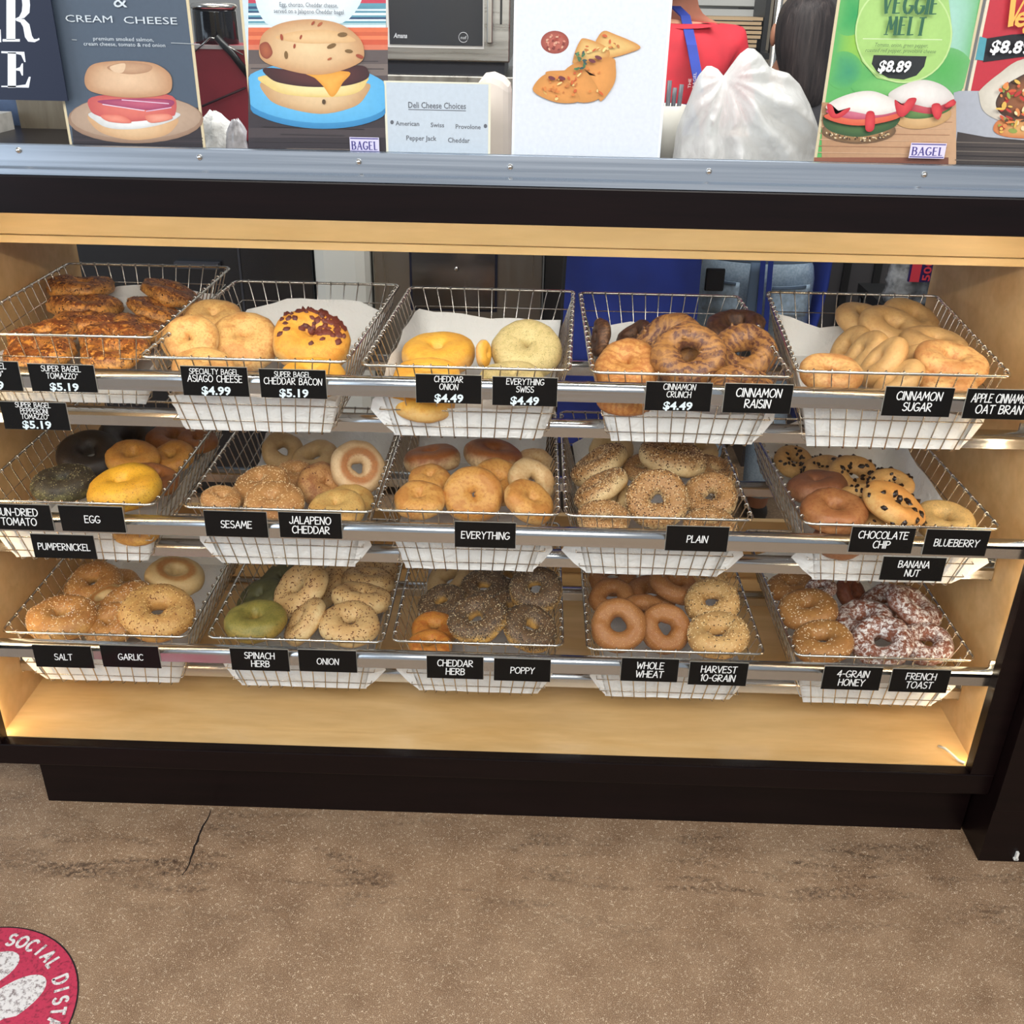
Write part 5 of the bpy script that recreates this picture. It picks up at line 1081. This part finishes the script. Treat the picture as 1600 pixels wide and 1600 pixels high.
m = MB(); m.box(xl, at(788, 110, YO).x, YO + .02, YO + .42, zb, z2); m.build('base', plain('navy black plinth', (28, 30, 42), .4), ov)
m = MB(); m.box(xl, at(797, 60, YO).x, YO - .01, YO + .42, z2, 1.90); m.build('body', metal('microwave steel', (176, 174, 168), .3, (3, 90, 90)), ov, .004)
a0, a1, z0, z1 = rectY(607, 10, 754, 72, YO - .02)
m = MB(); m.box(a0 - .008, a1 + .004, YO - .016, YO - .0105, z0 - .008, 1.86); m.build('window_frame', plain('pale trim', (205, 203, 198), .3), ov)
m = MB(); m.box(a0, a1, YO - .019, YO - .0155, z0, 1.85); m.build('door_window', plain('smoked glass', (50, 52, 56), .15), ov)
m = MB(); h0 = at(763, 68, YO - .04); m.box(h0.x - .004, h0.x + .012, YO - .05, YO - .03, h0.z, 1.84); m.box(h0.x - .002, h0.x + .010, YO - .031, YO - .0105, h0.z, h0.z + .02); m.build('door_handle', SS, ov, .003)
m = MB(); h0 = at(783, 38, YO); m.box(h0.x - .003, h0.x + .003, YO - .0125, YO - .0102, h0.z, 1.85); m.build('vent_slot', BLACK, ov)
Yl = YO - .0195; m = MB(); lettering(sans, 'Amana', 615, 636, 59, 7.5, Yl, m, bold=.02, shear=.2); m.build('lettering', ink((190, 192, 196)), ov, recalc=False); m = MB(); lettering(sans, 'nsf', 720, 729, 61, 5, Yl, m)
m.torus((pxz(724, 58.5, Yl)[0], Yl, pxz(724, 58.5, Yl)[1]), (0, 1, 0), .013,   .0009, 20, 4); m.build('round_mark', ink((190, 192, 196)), ov, recalc=False)
x0, x1 = at(60, 420, 1.5).x, at(488, 420, 1.5).x
fr = empty('black_fridge', ((x0 + x1) / 2, 1.8, 0), 'black undercounter fridge behind the far left top baskets', 'fridge')
m = MB(); m.box(x0, x1, 1.5, 2.0, .05, 1.2); m.build('body', plain('black enamel', (20, 20, 24), .25), fr, .004)
m = MB(); m.box(x0 + .02, x1 - .02, 1.55, 1.95, 0, .05); m.build('plinth', BLACK, fr)
m = MB(); h0, h1 = at(270, 411, 1.47), at(340, 415, 1.47); m.box(h0.x, h1.x, 1.475, 1.5, h0.z - .018, h0.z); m.build('door_handle', plain('dark handle', (52, 52, 58), .3), fr)
m = MB(); s0 = at(375, 430, 1.5); m.box(s0.x, s0.x + .006, 1.496, 1.5, .1, 1.18); m.build('door_seam', plain('seam grey', (48, 48, 54), .4), fr)
x0, x1 = at(852, 420, 1.7).x, at(905, 420, 1.7).x
m = MB(); m.box(x0, x1 + .2, 1.7, 2.1, 0, 1.1); o = m.build('grey_cupboard', plain('charcoal panel', (62, 58, 56), .5)); tag(o, 'charcoal cupboard between the steel cabinet and the blue apron', 'cupboard')
x0, x1 = at(1290, 420, 1.9).x, at(1395, 420, 1.9).x
sc_ = empty('dark_steel_unit', ((x0 + x1) / 2, 2.1, 0), 'dark grey kitchen unit behind the jeans on the right', 'kitchen unit')
m = MB(); m.box(x0 - .2, x1 + .2, 1.9, 2.3, 0, 1.15); m.build('body', plain('dark steel', (66, 64, 66), .35), sc_)
for px in (1322, 1370): m = MB(); s0 = at(px, 430, 1.89); m.box(s0.x - .012, s0.x + .012, 1.885, 1.9, .1, 1.12); m.build('door_gap', BLACK, sc_)
p = at(1420, 440, 1.25); q0 = at(1392, 470, 1.25)
sh = empty('wire_shelf', (p.x + .12, 1.3, 0), 'dark shelf stand carrying a wrapped packet at the right', 'shelf'); zs_ = at(1420, 478, 1.25).z
m = MB(); m.box(q0.x - .02, q0.x + .34, 1.2, 1.5, zs_ - .03, zs_); m.build('shelf_board', BLACK, sh)
for dx in (-.01, .32):
    for yy in (1.21, 1.48): m = MB(); m.tube([(q0.x + dx, yy, 0), (q0.x + dx, yy, zs_ - .03)], .009, 8); m.build('leg', BLACK, sh)
pk = empty('wrapped_packet', (p.x + .03, 1.3, zs_), 'clear wrapped packet with a purple and red 500 label at the right', 'packet')
m = MB(); NU, NV = 22, 12
def f(i, j):
    g = 2 * pi * i / NU; k = j / (NV - 1); nz = 1 + .12 * mnoise.noise(Vector((cos(g) * 3, sin(g) * 3, k * 7)))
    return (p.x + .03 + .075 * cos(g) * nz, 1.3 + .06 * sin(g) * nz, zs_ + .17 * k)
m.grid(f, NU, NV, 0, True); m.face([i * NV for i in range(NU)][::-1]); m.face([i * NV + NV - 1 for i in range(NU)])
m.build('wrap', plain('crinkled clear wrap', (120, 122, 124), .12, var=.5, vs=30), pk)
a0, a1, z0, z1 = rectY(1426, 400, 1462, 441, 1.22); m = MB(); m.box(a0, a1, 1.218, 1.226, z0, z1 + .04, 0); m.build('label_sheet', plain('purple label', (48, 30, 92), .4), pk)
Yl = 1.2172; m = MB(); m.box(a0 + .004, a0 + .03, Yl, 1.218, z0, z1 + .03, 0)
vs, fs = text_mesh('500', .02); b = len(m.v); hh = (z1 - z0) / 1.7
for v in vs: m.v.append((a0 + .058 - v.y * .03, Yl - .0004, z0 + .002 + v.x * hh))
for f_ in fs: m.face([b + i for i in f_])
m.build('lettering', ink((226, 62, 78)), pk, recalc=False)
# upper back of the kitchen: slatted panel, post and shelf with folded boxes
m = MB(); x0, x1 = at(1066, 20, 2.6).x, at(1208, 20, 2.6).x
for k in range(16): m.prism([(2.6, 1.2 + k * .05), (2.585, 1.205 + k * .05), (2.6, 1.244 + k * .05)], x0, x1)
o = m.build('slatted_panel', plain('pale slats', (168, 168, 164), .4)); tag(o, 'pale grey slatted panel on the kitchen wall above the box shelf', 'panel')
p = at(1056, 20, 2.0); m = MB(); m.box(p.x - .035, p.x + .02, 2.0, 2.06, 0, 2.3); o = m.build('trim_2', metal('brass post', (190, 160, 122), .3)); tag(o, 'brass coloured upright beside the red shirt', 'post', kind='structure')
a0, a1, z0, z1 = rectY(1104, 24, 1186, 82, 2.1)
sf = empty('box_shelf', ((a0 + a1) / 2, 2.2, 0), 'dark rack standing behind the red shirt, loaded with flat boxes', 'rack')
m = MB(); m.box(a0 - .03, a1 + .06, 2.08, 2.4, z0 - .02, z0); m.build('shelf_board', BLACK, sf)
for dx in (a0 - .025, a1 + .05):
    for yy in (2.09, 2.38): m = MB(); m.tube([(dx, yy, 0), (dx, yy, z0 - .02)], .01, 8); m.build('leg', STEEL, sf)
m = MB(); m.box(a1 + .004, a1 + .02, 2.1, 2.3, z0, z0 + .17); m.build('end_plate', BLACK, sf)
m = MB(); m.tube([(a1 + .03, 2.085, z0), (a1 + .03, 2.085, z0 + .22), (a1 + .005, 2.085, z0 + .22)], .004, 6); m.build('hook', STEEL, sf)
nb = 8; th = (z1 - z0) / nb; BX = plain('kraft board', (176, 150, 116), .7)
for k in range(nb):
    m = MB(); dx = random.uniform(-.012, .008); m.box(a0 + dx + (.03 if k < 6 else 0), a1 + dx * .3 - (.012 if k < 3 else 0), 2.1, 2.3, z0 + k * th + .001, z0 + (k + 1) * th - .003)
    o = m.build('folded_box', BX); tag(o, '%s flat tan box in the stack behind the red shirt' % ['lowest', 'second from lowest', 'third from lowest', 'fourth from lowest', 'fourth from top', 'third from top', 'second from top', 'topmost'][k], 'box', 'flat boxes on the rack')
p = at(1211, 60, 1.9); m = MB(); m.tube([(p.x, 1.9, 0), (p.x, 1.9, 2.2)], .011, 10); o = m.build('chrome_post', STEEL); tag(o, 'thin chrome post left of the dark haired person', 'post')
p = at(1228, 20, 2.4); m = MB(); m.box(p.x - .04, p.x + .05, 2.4, 2.5, 0, 2.2); o = m.build('trim_3', plain('beige upright', (186, 172, 150), .5)); tag(o, 'beige upright beyond the dark haired person', 'upright', kind='structure')
p0, p1 = at(1186, 60, 2.5), at(1320, 60, 2.5); m = MB(); m.box(p0.x, p1.x, 2.52, 3.0, 0, 2.0); o = m.build('dark_cupboard', plain('dark cupboard', (70, 66, 66), .5)); tag(o, 'dark tall cupboard beyond the dark haired person', 'cupboard')

# ================================================================== people behind the counter
def skin(name, pts, edges, mat, parent=None, sub=2, root=0):
    me = bpy.data.meshes.new(name); off = parent.location if parent else Vector((0, 0, 0))
    me.from_pydata([tuple(Vector(p[:3]) - off) for p in pts], edges, []); o = bpy.data.objects.new(name, me); COL.objects.link(o)
    md_ = o.modifiers.new('s', 'SKIN'); md_.use_smooth_shade = True
    sv = me.skin_vertices[0].data
    for i, p in enumerate(pts): r = p[3]; sv[i].radius = r if isinstance(r, tuple) else (r, r); sv[i].use_root = (i == root)
    sb = o.modifiers.new('d', 'SUBSURF'); sb.levels = sb.render_levels = sub
    dg = bpy.context.evaluated_depsgraph_get(); dg.update(); nm = bpy.data.meshes.new_from_object(o.evaluated_get(dg)); o.modifiers.clear()
    o.data = nm; bpy.data.meshes.remove(me); nm.materials.clear(); nm.materials.append(mat)
    for pl in nm.polygons: pl.use_smooth = True
    if parent: o.parent = parent
    return o
SKINM = plain('skin', (196, 140, 112), .5, var=.04); SKIN2 = plain('skin olive', (178, 124, 96), .5, var=.04)
RED = plain('red polo cloth', (196, 38, 52), .75, var=.08, vs=14); NAVY = plain('blue apron cloth', (36, 58, 148), .7, var=.12, vs=8)
t = NT('washed denim'); co = t.coord(); c = t.ramp(t.noise(co, 5, 5, .6), [(.3, (140, 164, 190)), (.55, (176, 198, 216)), (.75, (200, 216, 228))]); c = t.mix(.25, c, t.ramp(t.noise(co, 160, 2), [(.4, (90, 110, 134)), (.6, (180, 196, 210))])); t.base(c); t.p.inputs['Roughness'].default_value = .8; t.bump(t.noise(co, 16, 3), .3, .01); DENIM = t.mat
HAIR = NT('dark hair'); co = HAIR.coord(); mp = HAIR.n('ShaderNodeMapping'); HAIR.l(co, mp.inputs[0]); mp.inputs['Scale'].default_value = (60, 60, 5); n_ = HAIR.noise(mp.outputs[0], 1.6, 4, .6, .4); HAIR.base(HAIR.ramp(n_, [(.3, (30, 26, 27)), (.6, (54, 47, 46)), (.8, (84, 74, 70))])); HAIR.p.inputs['Roughness'].default_value = .5; HAIR.p.inputs['Specular IOR Level'].default_value = .25; HAIR.bump(n_, .5, .006); HAIR = HAIR.mat
TROUS = plain('black trousers', (26, 26, 30), .8)
def hand_pts(w, d, s):
    """palm and fingers hanging at wrist w, finger direction d; s = +1 / -1 side of the thumb"""
    P = []; E = []; w = Vector(w); d = Vector(d).normalized(); side_ = Vector((0, -1, 0)); fw = Vector((s, 0, 0))
    return w, d
def person(name, label, X, Y, H, facing, shirt, hx=0.0):
    """facing -1: towards the camera, +1: away.  Y is the hip centre."""
    f = facing; k = H / 1.7; r = empty(name, (X, Y, 0), label, 'person')
    def q(x, y, z, rad): return (X + x * k, Y + f * y * k, z * k, rad * k if not isinstance(rad, tuple) else (rad[0] * k, rad[1] * k))
    sk = SKINM if f < 0 else SKIN2
    pts = [q(0, 0, .93, (.155, .11)), q(0, .005, 1.08, (.13, .095)), q(0, .01, 1.25, (.15, .10)), q(hx * .6, .0, 1.38, (.14, .085)), q(hx * .85, .005, 1.45, .055), q(hx, .03, 1.53, .056),
           q(hx, .04, 1.60, (.075, .092)), q(hx, .035, 1.66, (.07, .085))]
    E = [(0, 1), (1, 2), (2, 3), (3, 4), (4, 5), (5, 6), (6, 7)]
    for s in (-1, 1):
        b = len(pts); pts += [q(hx * .6 + s * .165, 0, 1.385, .058), q(s * .215, .01, 1.25, .046), q(s * .24, .05, 1.09, .040), q(s * .215, .16, 1.08, .032), q(s * .20, .235, 1.075, .027), q(s * .197, .285, 1.07, (.038, .018))]
        E += [(3, b), (b, b + 1), (b + 1, b + 2), (b + 2, b + 3), (b + 3, b + 4), (b + 4, b + 5)]
        for n_f, (dx, L) in enumerate(((-.03, .07), (-.011, .083), (.009, .078), (.028, .062))):
            c = len(pts); pts += [q(s * .197 + dx, .31, 1.068, .0095), q(s * .197 + dx * 1.1, .31 + L * .55, 1.061, .0085), q(s * .197 + dx * 1.1, .31 + L * .9, 1.04, .007)]; E += [(b + 5, c), (c, c + 1), (c + 1, c + 2)]
        c = len(pts); pts += [q(s * .197 - s * .034, .275, 1.065, .011), q(s * .197 - s * .055, .31, 1.05, .0095), q(s * .197 - s * .06, .335, 1.035, .008)]; E += [(b + 4, c), (c, c + 1), (c + 1, c + 2)]
        b = len(pts); pts += [q(s * .09, 0, .86, .092), q(s * .10, .01, .66, .072), q(s * .10, .015, .47, .055), q(s * .105, -.01, .30, .052), q(s * .105, -.02, .09, .038), q(s * .11, .05, .045, .036), q(s * .115, .13, .032, (.04, .026))]
        E += [(0, b)] + [(b + i, b + i + 1) for i in range(6)]
    skin('body', pts, E, sk, r)
    cy_ = Y + f * .055 * k; hz = 1.60 * k
    # face: eyes, nose, mouth, ears
    XH = X + hx * k; m = MB()
    def ball(cx, cy, cz, rx, ry, rz, mi=0, n=10):
        m.grid(lambda i, j: (cx + rx * cos(2 * pi * i / n) * sin(pi * j / 7), cy + ry * sin(2 * pi * i / n) * sin(pi * j / 7), cz + rz * cos(pi * j / 7)), n, 8, mi, True)
    for s in (-1, 1): ball(XH + s * .031 * k, Y + f * .118 * k, 1.60 * k, .013 * k, .009 * k, .008 * k, 0); ball(XH + s * .031 * k, Y + f * .1265 * k, 1.60 * k, .005 * k, .003 * k, .005 * k, 1)
    m.build('eyes', [WHITE, BLACK], r); m = MB(); ball(XH, Y + f * .136 * k, 1.565 * k, .013 * k, .018 * k, .024 * k); m.build('nose', sk, r)
    m = MB(); ball(XH, Y + f * .122 * k, 1.527 * k, .024 * k, .010 * k, .007 * k); m.build('mouth', plain('lips', (156, 84, 78), .5), r)
    for s in (-1, 1): m = MB(); ball(XH + s * .082 * k, Y + f * .03 * k, 1.585 * k, .010 * k, .018 * k, .031 * k); m.build('ear', sk, r)
    # shirt, trousers, shoes
    sp = [q(0, 0, .93, (.176, .135)), q(0, .005, 1.08, (.155, .118)), q(0, .01, 1.25, (.172, .122)), q(hx * .6, .0, 1.375, (.15, .102)), q(hx * .8, .003, 1.43, .072)]; se = [(0, 1), (1, 2), (2, 3), (3, 4)]
    for s in (-1, 1): b = len(sp); sp += [q(hx * .6 + s * .168, 0, 1.385, .070), q(s * .215, .01, 1.26, .064), q(s * .225, .022, 1.19, .060)]; se += [(3, b), (b, b + 1), (b + 1, b + 2)]
    skin('shirt', sp, se, shirt, r)
    tp_ = [q(0, -.005, 1.03, (.172, .132)), q(0, -.01, .90, (.178, .138))]; te = [(0, 1)]
    for s in (-1, 1): b = len(tp_); tp_ += [q(s * .092, -.008, .82, .112), q(s * .10, .01, .64, .088), q(s * .10, .012, .46, .074), q(s * .105, -.01, .28, .068), q(s * .105, -.02, .10, .064)]; te += [(1, b)] + [(b + i, b + i + 1) for i in range(4)]
    skin('trousers', tp_, te, DENIM if f > 0 else TROUS, r)
    for s in (-1, 1): skin('shoe', [q(s * .105, -.045, .045, .045), q(s * .11, .05, .045, .044), q(s * .115, .15, .036, (.045, .034)), q(s * .115, .19, .032, .03)], [(0, 1), (1, 2), (2, 3)], plain('black trainer', (34, 33, 35), .5), r)
    return r, k, q
X1 = at(992, 420, 1.12).x
r1, k1, q1 = person('person', 'person in a red shirt and blue bib apron standing behind the counter', X1, 1.22, 1.80, -1, RED, (at(1040, 0, 1.22).x - X1) / 1.06)
def front(xa, xb, za, zb, d0, n=10, mr=6, w0=1, w1=1):
    def f(i, j):
        u = -1 + 2 * i / (n - 1); v = j / (mr - 1); hw = (xb - xa) / 2 * (w0 + (w1 - w0) * v); x = (xa + xb) / 2 + u * hw
        return (x, 1.22 - d0 + .05 * u * u - .006 * sin(u * 9 + v * 2), za + (zb - za) * v)
    return f
XH1 = at(1040, 0, 1.22).x; m = MB(); a_l, a_r = at(886, 412, 1.06).x, at(1101, 412, 1.06).x
m.grid(front(a_l, a_r, .42, 1.10, .168, 22, 12, 1.06, .98), 22, 12); m.build('apron_skirt', NAVY, r1)
m = MB(); m.grid(front(X1 - .13, X1 + .15, 1.10, 1.345, .160, 12, 8, 1.2, .8), 12, 8); m.build('apron_bib', NAVY, r1)
def strap(pts, wd):
    m = MB(); b = 0
    for (x, y, z) in pts: m.v += [(x - wd / 2, y, z), (x + wd / 2, y, z)]
    for i in range(len(pts) - 1): m.face([2 * i, 2 * i + 1, 2 * i + 3, 2 * i + 2])
    o = m.build('apron_strap', NAVY, r1); s_ = o.modifiers.new('thick', 'SOLIDIFY'); s_.thickness = .004
sA, sB, sC = at(1071, 24, 1.17), at(1081, 70, 1.09), at(1091, 125, 1.06)
strap([sC + Vector((.004, 0, -.03)), sC, sB, sA, sA + Vector((-.02, .05, .02))], .024)
m = MB(); Yl = 1.055
for i, s_ in enumerate(('THE', 'BAGEL')):
    vs, fs = text_mesh(s_); b = len(m.v); c = at(1079 + 7 * i, 138, Yl)
    for v in vs: m.v.append((c.x - v.y * .010, Yl, c.z + v.x * .012))
    for f_ in fs: m.face([b + i2 for i2 in f_])
m.build('shirt_lettering', ink((226, 214, 214)), r1, recalc=False)
skin('hair', [(XH1, 1.22 + .0, 1.775, (.094, .10)), (XH1, 1.27, 1.70, (.092, .09)), (XH1, 1.29, 1.62, .07)], [(0, 1), (1, 2)], plain('brown hair', (58, 40, 30), .5), r1)
X2 = at(1181, 430, 1.45).x
r2, k2, q2 = person('person', 'dark haired person seen from behind in blue jeans with a phone in the back pocket', X2, 1.45, 1.60, 1, plain('charcoal shirt', (44, 42, 46), .8), (at(1256, 60, 1.45).x - X2) / .94)
yb_ = 1.45 - .155 * k2 - .012
def seat(x, z):                                    # the back of the jeans: depth of the surface behind the hips
    u = (x - X2) / (.19 * k2); return 1.45 - .01 * k2 - .150 * k2 * sqrt(max(.05, 1 - min(1, u * u) * .8)) - .006
def patch(name, px0, px1, py0, py1, mat, dy=0, n=7):
    m = MB(); A = at(px0, py0, 1.3); B = at(px1, py1, 1.3)
    m.grid(lambda i, j: ((lambda x, z: (x, seat(x, z) - dy, z))(A.x + (B.x - A.x) * i / (n - 1), A.z + (B.z - A.z) * j / (n - 1))), n, n)
    o = m.build(name, mat, r2); s_ = o.modifiers.new('thick', 'SOLIDIFY'); s_.thickness = .003; return o
POCK = plain('denim pocket', (170, 192, 212), .85, var=.12, vs=60); STI = plain('denim stitching', (96, 116, 140), .9)
patch('back_pocket', 1106, 1150, 441, 492, POCK, .002); patch('back_pocket', 1206, 1262, 447, 498, POCK, .002)
patch('pocket_hem', 1106, 1150, 441, 446, STI, .004); patch('pocket_hem', 1206, 1262, 447, 453, STI, .004)
patch('waistband', 1095, 1275, 398, 414, STI, .0005, 12); patch('centre_seam', 1173, 1178, 410, 500, STI, .0025)
ph = MB(); A = at(1105, 421, 1.29); B = at(1133, 441, 1.29); ph.box(A.x, B.x, seat(B.x, 0) - .022, seat(B.x, 0) - .010, B.z - .03, A.z); ph.build('phone', plain('phone black', (30, 30, 34), .2), r2, .004)
for px0, px1, dx in ((1188, 1196, -9), (1200, 1208, -9)):
    m = MB(); rows = []
    for j in range(8):
        y = 405 + j * 16; a_, b_ = at(px0 + dx * j / 7, y, 1.29), at(px1 + dx * j / 7, y, 1.29); m.v += [(a_.x, seat(a_.x, 0) - .012, a_.z), (b_.x, seat(b_.x, 0) - .012, b_.z)]
    for j in range(7): m.face([2 * j, 2 * j + 1, 2 * j + 3, 2 * j + 2])
    o = m.build('apron_string', NAVY, r2); s_ = o.modifiers.new('thick', 'SOLIDIFY'); s_.thickness = .003
m = MB(); xe = at(1288, 430, 1.4).x
m.grid(lambda i, j: (xe + .012 * sin(j * .9) - .02 * (j / 7), 1.36 + .2 * i / 5, 1.0 - .6 * j / 7), 6, 8); o = m.build('apron_side', NAVY, r2); s_ = o.modifiers.new('thick', 'SOLIDIFY'); s_.thickness = .008
hx = at(1256, 60, 1.45).x
skin('hair', [(hx, 1.455, 1.60, (.062, .07)), (hx, 1.45, 1.535, (.092, .10)), (hx, 1.43, 1.46, (.088, .082)), (hx + .012, 1.405, 1.385, (.068, .055)), (hx + .03, 1.395, 1.30, (.045, .035))], [(0, 1), (1, 2), (2, 3), (3, 4)], HAIR, r2)

# ================================================================== floor decal
dc = empty('floor_decal', (-.95, -.49, 0), 'round red floor decal with white footprints and social distance lettering', 'floor decal'); cx, cy, R = -.95, -.49, .192
def spk(name, c1, c2):
    t = NT(name); n = t.noise(t.coord(), 120, 4, .75); t.base(t.ramp(n, [(.36, c2), (.5, c1)])); t.p.inputs['Roughness'].default_value = .6; t.bump(n, .4, .002); return t.mat
m = MB(); m.poly([(cx + R * 1.015 * cos(g * pi / 36), cy + R * 1.015 * sin(g * pi / 36), .0006) for g in range(72)]); m.build('rim', plain('decal rim', (30, 18, 24), .6), dc)
m = MB(); m.poly([(cx + R * cos(g * pi / 36), cy + R * sin(g * pi / 36), .0010) for g in range(72)]); m.build('disc', spk('decal red', (188, 50, 80), (136, 34, 58)), dc)
DW = spk('decal white', (222, 218, 216), (120, 104, 104)); m = MB()
s_ = 'MAINTAIN YOUR SOCIAL DISTANCE'; i0 = s_.index('S'); ang = 84
gz = [0]
def glyph(c, a):
    wd, st = GL[c]; h = .023; er = Vector((cos(a), sin(a))); et = Vector((sin(a), -cos(a)))
    for pl in st:
        P = [er * (R * .805 + y * h) + et * ((x - wd / 2) * h) for x, y in pl]
        for p, q in zip(P, P[1:]):
            d = (q - p);
            if d.length < 1e-7: continue
            d.normalize(); nn = Vector((-d.y, d.x)) * .0027; p, q = p - d * .001, q + d * .001
            gz[0] += 1; m.poly([(cx + v.x, cy + v.y, .0014 + (gz[0] % 11) * 1.5e-5) for v in (p - nn, q - nn, q + nn, p + nn)])
for k, c in enumerate(s_):
    if c != ' ': glyph(c, radians(ang - (k - i0) * 7.6))
    if c == ' ' or k == len(s_) - 1: m.build('lettering', DW, dc, recalc=False); m = MB()
for px, py, L, Wd, g in ((-.846, -.475, .115, .042, 50), (-.93, -.405, .115, .042, 40)):
    m = MB(); g = radians(g); pts = []
    p0 = atz(*((44, 1546) if px > -.9 else (2, 1508)), 0)
    ax = Vector((cos(g), sin(g), 0)); ay = Vector((-sin(g), cos(g), 0)); c = p0 - ax * .055
    for k in range(32): th = 2 * pi * k / 32; u = cos(th); wv = (.036 + .008 * u - .010 * (1 - u * u) * (u < 0)); v = c + ax * (.086 * u) + ay * (wv * sin(th)); pts.append((v.x, v.y, .0014))
    m.poly(pts); m.build('footprint', DW, dc)
